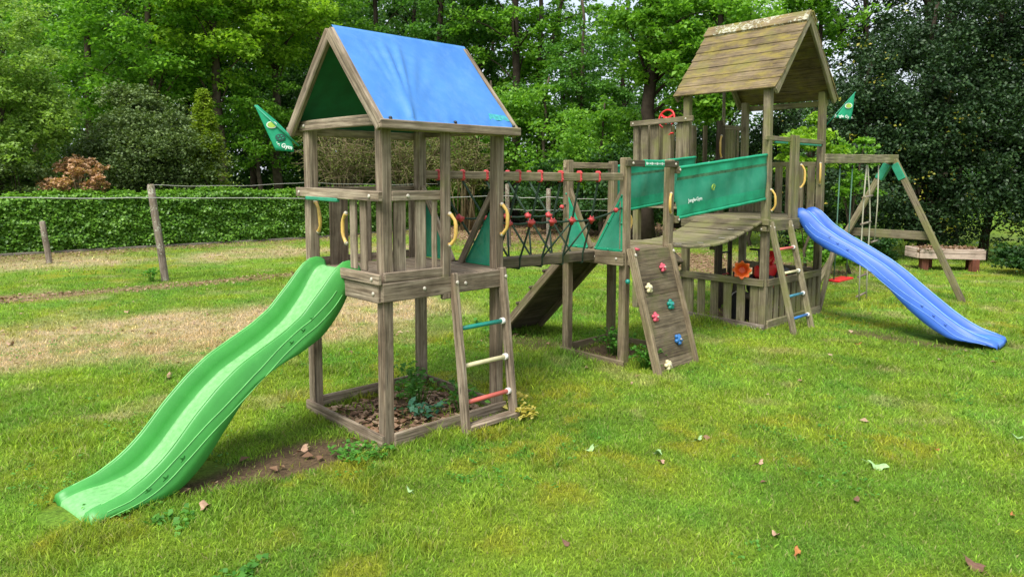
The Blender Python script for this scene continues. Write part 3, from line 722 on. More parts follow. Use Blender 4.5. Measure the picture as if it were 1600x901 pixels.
# ================================================================== rope bridge
zr_, zb0, zb1 = 1.785, 1.112, 1.075
nr0, nr1 = PA(aA + .0, -.0, zr_), PB(-.055, -.0, zr_ - .002); fr0, fr1 = PA(aA + .02, bA, zr_ + .005), PB(-.055, bB, zr_)
bm0, bm1 = PA(aA + .02, .47, zb0 - .04), PB(.02, .36, zb1 - .04)
BR = empty('rope_bridge', (nr0 + fr1) / 2 * 1 - up * zr_, 'rope net bridge with red knobs and a single mossy beam between the two front towers', 'rope bridge')
one(BR, 'handrail', nr0 + uA * .03, nr1, .04, .068, vA, WB, .006); one(BR, 'handrail', fr0, fr1, .04, .068, vA, WB, .006)
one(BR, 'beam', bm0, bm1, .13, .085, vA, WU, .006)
def redclip(p):
    q = MB(); q.beam(p - up * .048, p + up * .048, .03, .052, uA, .012); q.ball(p + up * .026 - vA * .026, .009, n=8); q.ball(p - up * .026 - vA * .026, .009, n=8); return q.build('rail_clip', REDP, BR)
fs = (.17, .345, .51, .66, .81)
def at_px_frac(p, q, f):  # fraction measured in the photograph -> along the rail, undoing perspective
    return p.lerp(q, f * p.y / (f * p.y + (1 - f) * q.y))
rope = MB()
loops = [bm0.lerp(bm1, min(.93, .20 + .16 * i)) for i in range(5)]
for side, (p, q_, sg) in enumerate(((nr0, nr1, -1), (fr0, fr1, 1))):
    kn = []
    for i, f in enumerate(fs):
        c_ = at_px_frac(p, q_, f if side == 0 else f - .06); c_ = c_ + vA * (0 if side == 0 else 0)
        redclip(c_)
        lp = loops[i] + vA * (sg * .066)
        k_ = c_.lerp(lp, .52 if side == 0 else .5) + vA * (sg * .02); kn.append(k_)
        rope.tube([c_ - up * .05, k_, lp + up * .02, lp - up * .045], .0095, 7)
        if side == 1 or i > 2:
            l2 = loops[max(0, i - 1)] + vA * (sg * .066); rope.tube([k_, l2 + up * .02], .0085, 6)
        b_ = MB(); b_.ball(k_, .030, 1, 1, .8, 9, .06); d_ = (lp - c_).normalized(); b_.tube([k_ - d_ * .034, k_ + d_ * .034], .019, 8); b_.tube([k_ - uA * .042, k_ + uA * .042], .014, 8); b_.build('rope_knob', REDP, BR)
    ends = [PA(aA + .04, 0 if side == 0 else bA, 1.45)] + kn + [PB(-.045, 0 if side == 0 else bB, 1.50)]
    pts = []
    for i in range(len(ends) - 1):
        for t in (0, .5): pts.append(ends[i].lerp(ends[i + 1], t) - up * (.008 if t else 0))
    rope.tube(pts + [ends[-1]], .009, 7)
    b_ = MB(); b_.ball(ends[-1].lerp(ends[-2], .2), .024, n=8); b_.build('rope_knob', REDP, BR)
for lp in loops: rope.tube([lp + vA * .07 - up * .04, lp + vA * .06 - up * .055, lp - vA * .06 - up * .055, lp - vA * .07 - up * .04], .0095, 7)
rope.build('rope_net', ROPE, BR)

# ================================================================== middle climbing tower
TB = empty('climbing_tower', PB(.35, .35), 'small open wooden tower without a roof between the two bridges', 'play tower')
for (a, b, z) in ((0, 0, 1.955), (aB, 0, 1.95), (aB, bB, 1.94), (0, bB, 1.94)): one(TB, 'post', PB(a, b, -.08), PB(a, b, z), .078, .078, uB, WB, .004, .007)
for p, q_, o_, bo in ((PB(-.057, -.04, 1.03), PB(-.057, bB + .02, 1.03), -uB, (.1, .45)), (PB(-.02, bB + .055, 1.03), PB(aB + .02, bB + .055, 1.03), vB, ()), (PB(aB + .055, 0, 1.03), PB(aB + .055, bB, 1.03), uB, ()), (PB(0, -.05, 1.03), PB(aB, -.05, 1.03), -vB, ())):
    board(TB, p, q_, .032, .125, o_, WB, bo)
k = MB()
for i in range(7): b = -.03 + (i + .5) * (bB + .05) / 7; k.beam(PB(-.03, b, 1.085), PB(aB + .03, b, 1.085), (bB + .05) / 7 - .006, .02, vB, .003)
k.build('deck', WB, TB)
cb = board(TB, PB(-.06, -.055, 1.905), PB(aB + .06, -.055, 1.905), .03, .06, -vB, WU, (.1, .93), name='crossbar')
q = MB(); q.beam(PB(.20, -.055, 1.905), PB(.52, -.055, 1.905), .042, .072, -vB, .01); wr = q.build('teal_wrap', TEALC, TB)
q = MB()
for i in range(11):
    a = .222 + i * .027; rr = .008 if i % 3 else .014
    pts = [PB(a + rr * math.cos(t), -.0775, 1.905 + rr * math.sin(t)) for t in np.linspace(0, 6.28, 9)[:-1]]; q.prism(pts, vB, .001)
q.build('printed_marks', WHTE, wr)
board(TB, PB(-.06, bB + .0, 1.89), PB(aB + .06, bB + .0, 1.89), .03, .06, vB, WB, name='crossbar')
vpanel(TB, PB, -.0, bB - .02, .40, 1.63, 1.10, WB, None, -1); vpanel(TB, PB, -.0, .02, .34, 1.63, 1.10, WB, None, -1)
handle(TB, PB(aB - .02, -.042, 1.43), PB(aB - .02, -.042, 1.62), -uB - vB * .4); handle(TB, PB(.045, -.0, 1.30), PB(.045, 0, 1.44), uB)
for p, q_, o_ in ((PB(-.05, -.05, .02), PB(-.05, bB + .05, .02), -uB), (PB(-.05, bB + .05, .03), PB(aB + .05, bB + .05, .03), vB), (PB(aB + .05, 0, .03), PB(aB + .05, bB, .03), uB)): board(TB, p, q_, .026, .11, o_, WB, name='sandbox_board')

# climbing wall with moulded holds
CW = empty('climbing_wall', PB(.31, -.4), 'leaning plank climbing wall with pink, cream, teal and blue holds', 'climbing wall')
wt, wb = -.075, -.405; wz = 1.12
WPt = lambda a, z, off=0.: PB(a, wb + (wt - wb) * (z / wz), z) + wn * off
wn = uB.cross(PB(0, wt, wz) - PB(0, wb, 0)).normalized()
if wn.dot(-vB) < 0: wn = -wn
sk = lambda z: .0   # straight wall
for a in (-.005, .605): one(CW, 'rail', WPt(a, -.03), WPt(a, 1.13), .040, .078, uB, WB, .004)
for a in (-.005, .605): bolt(CW, WPt(a, 1.06, .04), wn, .016)
k = MB()
for i in range(8): z = .055 + i * .14; k.beam(WPt(.018, z, -.005), WPt(.585, z, -.005), .022, .1455, wn, .003, warp=.002)
k.build('plank_face', WK, CW)
def hold(a, z, m, s=1.):
    s *= .84
    q = MB(); c_ = WPt(a, z, .022); ux, uy = uB, wn.cross(uB)
    q.ball(c_, .034 * s, 1, .75, 1.15, 9, .18)
    for t in np.linspace(0, 6.28, 6)[:-1] + random.random(): q.ball(c_ + (ux * math.cos(t) + uy * math.sin(t)) * .034 * s, .021 * s, n=7, lump=.15)
    o = q.build('hold', m, CW); b_ = MB(); b_.tube([c_ + wn * .022, c_ + wn * .036], .008, 6); b_.build('screw', STEEL if m is TEALR else PALE, o)
hold(.394, .922, PINK); hold(.114, .76, CREAM, 1.1); hold(.39, .58, TEALR, 1.15); hold(.116, .50, PINK, 1.05); hold(.392, .262, BLUR, 1.2); hold(.15, .07, CREAM, 1.15)
q = MB(); q.ball(PB(-.06, -.09, .83), .024, n=8); q.tube([PB(-.03, -.06, .83), PB(-.07, -.10, .83)], .014, 8); q.build('peg', TEALR, CW)
q = MB(); q.tube([PB(.02, -.10, 1.125), PB(.075, -.11, 1.115)], .013, 8); q.build('peg', PINK, CW)
# plank ramp at the back of the middle tower
RM = empty('climbing_ramp', PB(.35, 1.2), 'long dark plank ramp seen from underneath behind the middle tower', 'ramp')
R0 = lambda a, t, off=0.: PB(a, bB + .09 + (1.78 - bB - .09) * t, .98 * (1 - t) + .0) + rn * off
rn = uB.cross(PB(0, 1.78, 0) - PB(0, bB + .09, .98)).normalized(); rn = rn if rn.z > 0 else -rn
for a in (.04, .66): one(RM, 'rail', R0(a, -.02, .0), R0(a, 1.02, .0), .042, .085, uB, WB, .004)
k = MB()
for i in range(11): t = (i + .5) / 11; k.beam(R0(.065, t, .02), R0(.635, t, .02), .022, .125, rn, .003)
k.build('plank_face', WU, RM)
for t in (.22, .42, .62, .82):
    one(RM, 'cleat', R0(.0, t, .056), R0(.70, t, .056), .03, .03, rn, WU)

# ================================================================== big tower with the plank roof
TC = empty('roofed_play_house', PC(.7, .5), 'tall mossy wooden play tower with a plank gable roof and a slatted play house below', 'play tower')
for (a, b, z) in ((0, 0, 2.83), (aC, 0, 2.86), (aC, bC, 2.80), (0, bC, 2.80)): one(TC, 'post', PC(a, b, -.08), PC(a, b, z), .085, .085, uC, WC, .006, .008)
for a, b, w_ in ((.525, -.055, .075), (.635, -.055, .085)): one(TC, 'divider_post', PC(a, b, 1.16), PC(a, b, 2.28), .034, w_, vC, WC, .003)
for p, q_, o_, bo in ((PC(-.06, -.06, 1.225), PC(aC + .03, -.06, 1.225), -vC, (.03,)), (PC(-.06, -.03, 1.225), PC(-.06, bC + .03, 1.225), -uC, (.1,)), (PC(0, bC + .055, 1.225), PC(aC, bC + .055, 1.225), vC, ()), (PC(aC + .055, 0, 1.225), PC(aC + .055, bC, 1.225), uC, ())):
    board(TC, p, q_, .034, .13, o_, WC, bo)
board(TC, PC(-.085, -.09, 1.27), PC(-.085, .28, 1.27), .03, .07, -uC, WC, (.3,)); board(TC, PC(-.085, -.06, 1.19), PC(-.085, .12, 1.19), .03, .055, -uC, WC, (.3,))
k = MB()
for i in range(12): a = -.03 + (i + .5) * (aC + .06) / 12; k.beam(PC(a, -.036, 1.285), PC(a, bC + .03, 1.285), (aC + .06) / 12 - .006, .022, uC, .003)
k.build('deck', WC, TC)
# rails upstairs
r_ = board(TC, PC(-.10, -.03, 2.225), PC(aC, -.03, 2.225), .03, .055, -vC, WC, name='rail')
for a, b in ((.12, .44), (.74, 1.36)): one(TC, 'green_strip', PC(a, -.03, 2.185), PC(b, -.03, 2.185), .026, .026, vC, TEALC2)
board(TC, PC(aC + .03, .02, 1.95), PC(aC + .03, bC, 1.95), .03, .06, uC, WC, name='rail')
slats(TC, [(PC(aC + .01, b, 1.3), PC(aC + .01, b, 1.925), .018, .10, uC) for b in (.12, .27, .42, .57, .72, .87, .99)], WC)
board(TC, PC(1.02, bC + .03, 1.95), PC(aC, bC + .03, 1.95), .03, .06, vC, WC, name='rail')
slats(TC, [(PC(a, bC + .0, 1.3), PC(a, bC + .0, 1.93), .018, .07, vC) for a in (1.1, 1.22, 1.34)], WC)
handle(TC, PC(.045, -.045, 1.40), PC(.02, -.045, 1.64), -vC + uC * .3); handle(TC, PC(.655, -.10, 1.66), PC(.655, -.10, 1.93), -vC + uC * .6); handle(TC, PC(aC - .045, -.02, 1.70), PC(aC - .045, -.02, 1.96), -uC - vC * .5)
# side balcony
bx0, bx1 = bC, bC + .80
one(TC, 'post', PC(0, bx1, -.05), PC(0, bx1, 2.47), .085, .085, uC, WC, .004); one(TC, 'post', PC(.75, bx1, -.05), PC(.75, bx1, 2.45), .085, .085, uC, WC, .004)
one(TC, 'dark_post', PC(.80, bC, -.05), PC(.80, bC, 2.52), .12, .06, uC, WU, .004)
q = MB(); q.tube([PC(.80, bC - .04, 2.45), PC(.80, bC - .04, 2.98)], .022, 8); q.build('wooden_pole', WF, TC)
board(TC, PC(-.06, bx0 - .12, 2.50), PC(-.06, bx1 + .07, 2.475), .034, .068, -uC, WC, (.1, .95), name='rail')
slats(TC, [(PC(-.02, b, 1.40), PC(-.02, b, 2.45), .02, w_, uC) for b, w_ in ((bx0 + .10, .11), (bx0 + .30, .12), (bx0 + .50, .13), (bx0 + .665, .115))], WC)
slats(TC, [(PC(.04 + i * .115, bx1 + .0 - i * .10, 1.4), PC(.04 + i * .115, bx1 - i * .10, 2.46), .02, .085, vC) for i in range(7)], WC)
board(TC, PC(.84, bC + .0, 2.44), PC(aC - .04, bC, 2.44), .03, .06, vC, WC, name='rail')
slats(TC, [(PC(a, bC + .0, 1.4), PC(a, bC + .0, 2.42), .018, .045, vC) for a in (.92, 1.0, 1.08, 1.16, 1.25)], WC)
handle(TC, PC(.76, bC - .04, 2.04), PC(.76, bC - .04, 2.32), -uC - vC * .2)
k = MB()
for i in range(6): a = .03 + i * .13; k.beam(PC(a, bx0, 1.38), PC(a, bx1, 1.38), .12, .024, uC, .003)
k.build('balcony_deck', WC, TC)
# steering wheel on the balcony rail
wc = PC(.03, bx0 + .345, 2.52); q = MB(); R_ = .12; xd = (-vC).normalized(); yd = Vector((0, 0, 1)) * .97 + uC * .2
ring = [wc + xd * R_ * math.cos(t) + yd * R_ * math.sin(t) for t in np.linspace(0, 2 * math.pi, 33)]; q.tube(ring, .013, 8, cap=False)
for t in (.5, 2.6, 4.7): q.beam(wc, wc + xd * R_ * math.cos(t) + yd * R_ * math.sin(t), .03, .012, xd * -math.sin(t) + yd * math.cos(t), .003)
sw_ = q.build('steering_wheel', REDB, TC); q = MB(); q.ball(wc - uC * .01, .03, n=8); q.build('hub', REDB, sw_)
q = MB(); q.ball(PC(-.04, bx0 + .21, 2.33), .022, 1.3, 1, .6, 8); q.tube([PC(-.03, bx0 + .21, 2.33), PC(-.06, bx0 + .25, 2.31)], .007, 6); q.build('red_knob', REDB, TC)
# plank roof, ridge running away from the slide side
ap, ev, al, ah, b0, b1 = 3.70, 2.775, -.075, 1.56, -.14, bC + .16; amid = (al + ah) / 2
for bb in (b0 + .025, b1 - .025):
    for ae in (al, ah): one(TC, 'rafter', PC(amid, bb, ap - .045), PC(ae + (.02 if ae < 0 else -.02), bb, ev - .04), .036, .085, vC, WC, .003)
one(TC, 'ridge_bar', PC(amid, b0 + .05, ap - .08), PC(amid, b1 - .05, ap - .08), .04, .07, uC, WR)
for sg, ae in ((-1, al), (1, ah)):
    sl_ = PC(ae, 0, ev) - PC(amid, 0, ap); sn = sl_.cross(vC).normalized(); sn = sn if sn.z > 0 else -sn
    for i in range(8):
        t0, t1 = i / 8, (i + 1) / 8 + .012
        c0, c1 = amid + (ae - amid) * (t0 + t1) / 2, ap + (ev - ap) * (t0 + t1) / 2
        q = MB(); q.beam(PC(c0, b0 + random.uniform(-.008, .008), c1) + sn * .016, PC(c0, b1 + random.uniform(-.01, .01), c1) + sn * .016, .020, sl_.length / 8 + .016, (sn - sl_.normalized() * .055).normalized(), .003, warp=.002)
        q.build('roof_plank', WR if i != 0 else WL, TC)
    q = MB(); c0, c1 = amid + (ae - amid) * .065, ap + (ev - ap) * .065
    q.beam(PC(c0, b0 - .01, c1) + sn * .04, PC(c0, b1 + .01, c1) + sn * .04, .022, .17, sn, .004, warp=.003); q.build('ridge_plank', WL, TC)
board(TC, PC(aC + .05, -.05, 2.72), PC(aC + .05, bC + .05, 2.72), .03, .07, uC, WC, name='tie_beam')
# play house walls below
one(TC, 'low_rail', PC(-.06, -.03, .56), PC(-.06, bC + .05, .55), .034, .085, uC, WC, .004)
slats(TC, [(PC(-.03, b, .05), PC(-.03, b, .53), .02, .105, uC) for b in (.10, .275, .455, .64, .83, 1.0)], WC, 'slat_wall')
one(TC, 'bottom_board', PC(-.06, -.05, .01), PC(-.06, bC + .05, .01), .034, .13, uC, WP if False else WF, .004)
one(TC, 'low_rail', PC(0, -.05, .56), PC(aC, -.05, .56), .034, .085, vC, WC, .004)
slats(TC, [(PC(a, -.02, .05), PC(a, -.02, .53), .02, .095, vC) for a in (.13, .28, .43, .58, .73, .88, 1.03, 1.18, 1.31)], WC, 'slat_wall')
one(TC, 'bottom_board', PC(0, -.05, .06), PC(aC, -.05, .06), .034, .11, vC, WC, .004)
one(TC, 'low_rail', PC(aC + .02, 0, .56), PC(aC + .02, bC, .56), .034, .085, uC, WC); 
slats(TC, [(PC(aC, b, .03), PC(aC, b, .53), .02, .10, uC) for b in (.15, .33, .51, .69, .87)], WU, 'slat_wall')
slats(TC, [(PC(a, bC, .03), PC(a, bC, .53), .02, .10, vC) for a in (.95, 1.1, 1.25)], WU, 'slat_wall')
one(TC, 'shelf', PC(-.25, bx0 + .02, .72), PC(.45, bx0 + .62, .72), .26, .03, vC, WU); one(TC, 'shelf_bracket', PC(.1, bx0 + .1, .70), PC(.1, bx0 + .45, .45), .04, .04, uC, WU)
for z in (.45, .75, 1.02):
    q = MB(); q.tube([PC(.84, bC, z), PC(1.1, bC, z)], .014, 7); q.build('step_bar', BLK if z > .5 else REDP, TC)
one(TC, 'dark_post', PC(1.1, bC, -.05), PC(1.1, bC, 1.2), .05, .05, uC, WU)

ladder('mossy wooden ladder with red, cream and blue rungs on the plank-roofed tower', PC, .0, .455, 1.27, -.40, -.07,
       [(.96, PINKR), (.69, CREAM), (.43, STEEL), (.185, BLUR)], WC)
slide('wavy_slide', 'blue plastic wavy slide running down to the lawn at the right', (3.66, 8.74), (5.05, 7.35),
      [(-.08, 1.37), (-.04, 1.41), (.0, 1.42), (.05, 1.385), (.12, 1.30), (.2, 1.225), (.4, 1.10), (.62, .99), (.88, .845), (1.05, .725), (1.2, .60), (1.36, .475), (1.55, .33), (1.7, .235), (1.86, .165), (2.06, .115)], .13, BLUEP, BLUEB, BLUEL,
      [(.33, .06), (.44, .05), (.56, .045), (1.36, .045), (1.48, .045), (1.60, .045)], BSTAR)

# sagging plank bridge and its green side nets
PBr = empty('plank_bridge', (PB(aB, .35) + PC(0, .5)) / 2, 'sagging plank bridge with green net sides leading up to the plank-roofed tower', 'bridge')
k = MB(); nP = 10
def sag(t, side):   # side 0 near, 1 far
    p = (PB(aB + .06, -.02, 1.10) if side == 0 else PB(aB + .06, bB + .02, 1.10)); q_ = (PC(-.09, -.0, 1.305) if side == 0 else PC(-.09, .86, 1.305))
    r_ = p.lerp(q_, t); r_.z -= .30 * (math.sin(math.pi * min(1, t * .94)) ** 1.0) * .42; return r_
for i in range(nP):
    t = (i + .5) / nP; a, b = sag(t, 0), sag(t, 1); d_ = (sag(t + .02, 0) - sag(t - .02, 0)).normalized(); L_ = (sag(1, 0) - sag(0, 0)).length / nP
    k.beam(a - (b - a).normalized() * random.uniform(0, .03), b, L_ - .024, .03, d_, .007, warp=.004)
pf = k.build('plank_deck', WC, PBr)
for i in range(2, nP, 2):
    t = i / nP; a = sag(t, 0).lerp(sag(t, 1), .06 + .06 * (i % 3)); q = MB(); q.beam(a + up * .018, a + up * .018 + vB * .07, .02, .005, uB, .001); q.build('cleat_mark', PALE, pf)
def sidenet(name, p0t, p0b, p1t, p1b, txt=False):
    q = MB(); K, J = 26, 16; nn = (p1t - p0t).cross(p0b - p0t).normalized()
    def G(i, j):
        t, s = i / K, j / J; p = p0t.lerp(p1t, t).lerp(p0b.lerp(p1b, t), s)
        edge = .05 * math.sin(math.pi * s) * (1 - t) ** 4   # slack left edge
        return p + nn * (.014 * math.sin(t * 9 + s * 4) * math.sin(math.pi * s) + .007 * math.sin(t * 31 + s * 3)) + (p1t - p0t).normalized() * edge * (-.3 + math.sin(s * 9) * .5)
    for i in range(K + 1):
        for j in range(J + 1): q.v.append(tuple(G(i, j)))
    for i in range(K):
        for j in range(J): a = i * (J + 1) + j; q.face([a, a + J + 1, a + J + 2, a + 1], None, 2 if j == 3 else (0 if 3 < j < J - 4 else 1), True)
    o = q.build(name, [NET, TEALC, NETS], PBr); md = o.modifiers.new('solid', 'SOLIDIFY'); md.thickness = .004
    h = MB()
    for j in (0, J): h.tube([G(i, j) for i in range(K + 1)], .017, 8)
    h.build('hem_tube', TEALC, o)
    return o, G
o, G = sidenet('side_net', PB(aB + .10, -.03, 1.868), PB(aB + .10, -.03, 1.375), PC(-.05, -.02, 2.035), PC(-.05, -.02, 1.535))
tx = (G(25, 8) - G(2, 8)).normalized()
text_part('Jungle-Gym', .050, G(4, 11) + vB * -.02 + tx * .02, tx, up, WHTE, o, bold=.0012)
q = MB(); cc_ = G(9, 8) - vB * .022
for rr, a0_ in ((.030, 0), (.018, 2)): q.tube([cc_ + tx * rr * math.cos(t) + up * rr * math.sin(t) for t in np.linspace(a0_, a0_ + 5.2, 16)], .004, 5)
q.build('ring_print', LIME, o)
sidenet('side_net', PB(aB + .04, bB + .03, 1.88), PB(aB + .04, bB + .03, 1.40), PC(-.05, bC * .86, 2.02), PC(-.05, bC * .86, 1.53))
for z in (1.85, 1.36): one(PBr, 'net_block', PB(aB + .06, -.02, z), PB(aB + .12, -.02, z), .06, .07, vB, WB); bolt(PBr, PB(aB + .1, -.055, z), -vB, .014)

# second pennant
D2 = lambda x_, y_: ((x_ - 1318) / 1100 * 9.3, (168 - y_) / 1100 * 9.3)
r, o, W, yd = flag('teal pennant with a lime print beside the right post of the plank-roofed tower', (4.33, 9.3, 2.69), 0,
    ((D2(1329, 148), D2(1302, 184)), (D2(1331, 146), D2(1329, 165), D2(1326, 187))), Vector((1, 0, 0)), (D2(1332, 145), D2(1288, 197)))
disc(o, W, *D2(1321, 166), .045, .035, WHTE, 'emblem', .013); disc(o, W, *D2(1321, 166), .034, .026, LIME, 'emblem', .017)
text_part('Jungle Gym', .05, W(*D2(1315, 182)) + Vector((0, -.014, 0)), (1, 0, -.1), (0, 0, 1), WHTE, o, bold=.001)

# ================================================================== swing frame
SB = lambda L, off=0., z=0.: PC(aC, 0) + uC * L - vA * off + up * z
SF = empty('swing_stand', SB(1.5), 'mossy timber swing frame with an A-shaped end beside the dark hedge', 'swing frame')
one(SF, 'beam', SB(-.02, 0, 2.02), SB(2.62, 0, 2.07), .085, .12, vA, WC, .008)
for sg in (1, -1): one(SF, 'leg', SB(2.5, 1.08 * sg, -.05), SB(2.46, .04 * sg, 2.05), .065, .085, uC, WC, .006)
one(SF, 'crossbar', SB(2.56, .62, .92), SB(2.56, -.66, .92), .035, .13, uC, WC, .004)
for sg in (1, -1): one(SF, 'bracket', SB(2.46, .05 * sg, 1.99), SB(2.47, .17 * sg, 1.76), .10, .11, uC, TEALC2)
one(SF, 'stay', SB(.1, .0, 0.0), SB(.55, 0, 1.0), .05, .05, vA, WC)
def swing():
    r = empty('swing', SB(.75, 0, .4), 'red plastic swing seat hanging on thin green ropes from the swing frame', 'swing')
    q = MB(); c = SB(.75, 0, .385)
    for i in range(5): q.beam(c + vA * (-.075 + i * .0375) - uC * .22, c + vA * (-.075 + i * .0375) + uC * .22, .033, .022, vA, .006)
    q.beam(c - uC * .23 - vA * .09, c - uC * .23 + vA * .09, .03, .03, uC, .008); q.beam(c + uC * .23 - vA * .09, c + uC * .23 + vA * .09, .03, .03, uC, .008)
    q.build('seat', REDB, r)
    for L in (.54, .96):
        q = MB(); q.tube([SB(L, 0, 1.93), c + uC * (L - .75)], .008, 6); o = q.build('rope', ROPEG, r); e = MB(); e.ball(SB(L, 0, 1.925), .025, .6, .6, 1.2, 7); e.build('hook', BLK, o)
swing()
RL = empty('rope_ladder', SB(1.6, 0, 0), 'pale rope ladder with four thin wooden rungs hanging from the swing frame', 'rope ladder')
for L0, L1 in ((1.47, 1.38), (1.50, 1.66)):
    q = MB(); q.tube([SB(L0, 0, 1.96), SB((L0 * .3 + L1 * .7), .01, 1.55), SB(L1, .02, 1.2), SB(L1 - .02, .03, .5), SB(L1 - .04, .05, .02)], .010, 6); q.build('rope', ROPEW, RL)
for z in (1.50, 1.12, .36, .08): q = MB(); q.tube([SB(1.33, .02, z), SB(1.70, .02, z + .02)], .015, 7); q.build('rung', WF, RL)
TZ = empty('trapeze_rope', SB(1.95, 0, 0), 'single pale rope with a small bar at its end hanging near the A-frame', 'rope')
q = MB(); q.tube([SB(1.93, 0, 1.97), SB(1.92, .02, 1.4), SB(1.86, .03, .85)], .009, 6); q.build('rope', ROPEW, TZ); q = MB(); q.tube([SB(1.74, .03, .84), SB(1.98, .03, .85)], .014, 7); q.build('bar', WF, TZ)

# toys in the play house
FN = empty('toy_funnel', PC(-.05, .24, .62), 'orange flower-shaped toy funnel standing on the low rail of the play house', 'toy')
ax = (Vector((0, 0, 1.8)) - PC(-.05, .24, .7)).normalized(); xx = ax.cross(up).normalized(); yy = ax.cross(xx); c_ = PC(-.08, .24, .69)
q = MB(); K = 40
rings_ = [(.045, -.16, 0), (.06, -.06, 0), (.072, 0, .02), (.098, .022, .14), (.10, .018, .14), (.070, -.01, .02), (.055, -.06, 0), (.035, -.15, 0)]
for r0, d0, pe in rings_:
    for i in range(K): t = 2 * math.pi * i / K; r1 = r0 * (1 + pe * math.cos(8 * t)); q.v.append(tuple(c_ + (xx * math.cos(t) + yy * math.sin(t)) * r1 + ax * d0))
for j in range(len(rings_) - 1):
    for i in range(K): i2 = (i + 1) % K; q.face([j * K + i, j * K + i2, (j + 1) * K + i2, (j + 1) * K + i], None, 0, True)
q.face([7 * K + i for i in range(K)], None); q.build('cone', ORG, FN)
TY = empty('toy_tractor', PC(.55, .25, 0), 'red and black ride-on toy standing inside the play house behind the ladder', 'toy')
q = MB(); q.beam(PC(.35, .25, .62), PC(.8, .25, .62), .16, .16, vC, .03); q.beam(PC(.42, .25, .72), PC(.70, .25, .80), .10, .06, vC, .02); q.build('body', REDB, TY)
q = MB(); q.tube([PC(.38, .25, .68), PC(.34, .25, .90)], .015, 7); q.tube([PC(.34, .13, .90), PC(.34, .37, .90)], .014, 7); q.build('handlebar', BLK, TY)
for a, b, rr in ((.42, .14, .13), (.42, .36, .13), (.76, .13, .17), (.76, .37, .17)):
    q = MB(); ang = np.linspace(0, 2 * math.pi, 19); q.tube([PC(a, b, .46 + (rr - .13)) + uC * rr * math.cos(t) * .75 + up * rr * math.sin(t) * .75 for t in ang], rr * .28, 7, cap=False); o = q.build('wheel', BLK, TY)
    e = MB(); e.tube([PC(a, b - .02, .46 + (rr - .13)), PC(a, b + .02, .46 + (rr - .13))], rr * .5, 10); e.build('rim', REDB, o)
q = MB(); q.beam(PC(.58, .25, .70), PC(.72, .25, .86), .14, .03, vC, .01); q.build('seat', REDB, TY)
tb_ = empty('toy_table', PC(.6, .25, 0), 'dark low table inside the play house under the red toy', 'table')
one(tb_, 'table_top', PC(.2, .27, .31), PC(1.0, .27, .31), .4, .03, vC, WU)
for a, b in ((.25, .12), (.95, .12), (.25, .42), (.95, .42)): one(tb_, 'leg', PC(a, b, 0), PC(a, b, .295), .04, .04, uC, WU)
bk = empty('toy_bucket', PC(.36, .52, 0), 'black bucket half hidden behind the slats of the play house', 'bucket')
q = MB(); q.tube([PC(.36, .52, 0), PC(.36, .52, .32)], [.14, .18], 16, cap=False); q.tube([PC(.36, .52, .005), PC(.36, .52, .012)], .14, 16); q.build('pail', BLK, bk)
q = MB(); q.tube([PC(.36, .52, .31) + uC * .185 * math.cos(t) + up * .05 * math.sin(t) for t in np.linspace(0, math.pi, 12)], .006, 6); q.build('bail', WIRE, bk)

# planter box by the dark hedge
PLT = empty('planter_box', (8.35, 13.8, 0), 'pale wooden planter box on red-brown legs under the dark hedge', 'planter')
px0, px1, py0, py1 = 7.86, 8.98, 13.5, 14.0; sk_ = lambda x: -.20 * (x - 7.8)
for z, hh in ((.285, .10), (.385, .085)):
    q = MB()
    for (a, b, sd_) in (((px0, py0 + sk_(px0)), (px1, py0 + sk_(px1)), (0, 1, 0)), ((px0, py1 + sk_(px0)), (px1, py1 + sk_(px1)), (0, 1, 0)), ((px0, py0 + .02), (px0, py1 - .02), (1, 0, 0)), ((px1, py0 + sk_(px1) + .02), (px1, py1 + sk_(px1) - .02), (1, 0, 0))):
        q.beam((*a, z), (*b, z), .035, hh, sd_, .005)
    q.build('side_boards', WP, PLT)
q = MB(); q.beam((px0 + .02, (py0 + py1) / 2 + sk_(px0), .375), (px1 - .02, (py0 + py1) / 2 + sk_(px1), .375), .46, .05, (0, 1, 0), .01); q.build('soil', DEBRIS, PLT)
for x_, y_ in ((px0 + .14, py0 + .08), (px1 - .16, py0 + .08 - .25), (px0 + .4, py1 - .1), (px1 - .02, py1 - .35)): one(PLT, 'leg', (x_, y_, -.02), (x_, y_, .24), .13, .13, (1, 0, 0), WRD)
v_, f_ = leaves(np.stack([rng.uniform(px0, px1, 260), rng.uniform(py0 - .15, py1 - .1, 260), rng.uniform(.40, .46, 260)], 1), .07, .8); npmesh('leaf_debris', v_, f_, L_LIT, PLT, (8.35, 13.8, 0))['kind'] = 'stuff'

# ================================================================== hedge, fence posts and wire
def line_pts(poly, n, jit):
    poly = [np.array(p) for p in poly]; ls = [np.linalg.norm(poly[i + 1] - poly[i]) for i in range(len(poly) - 1)]; T = sum(ls)
    u_ = rng.uniform(0, T, n); out = np.zeros((n, 2)); nr = np.zeros((n, 2)); acc = 0
    for i, l in enumerate(ls):
        k_ = (u_ >= acc) & (u_ <= acc + l); d = (poly[i + 1] - poly[i]) / l; out[k_] = poly[i] + d * (u_[k_] - acc)[:, None]; nr[k_] = (d[1], -d[0]); acc += l
    return out, nr, u_
HL = [(-15.5, 10.6), (-10.75, 15.05), (-5.55, 19.45), (-2.1, 23.7), (-.9, 25.2)]
HD = empty('ivy_hedge', (-8, 17.4, 0), 'long low hedge wall covered in bright green ivy along the left boundary', 'hedge')
n = 100000; p2, nr, uu = line_pts(HL, n, 0); kind = rng.uniform(size=n)
top = 1.25 + (fbm(uu, uu * .3, 1.2) - .5) * .30 + (fbm(uu + 9, uu * .1, .3) - .5) * .14
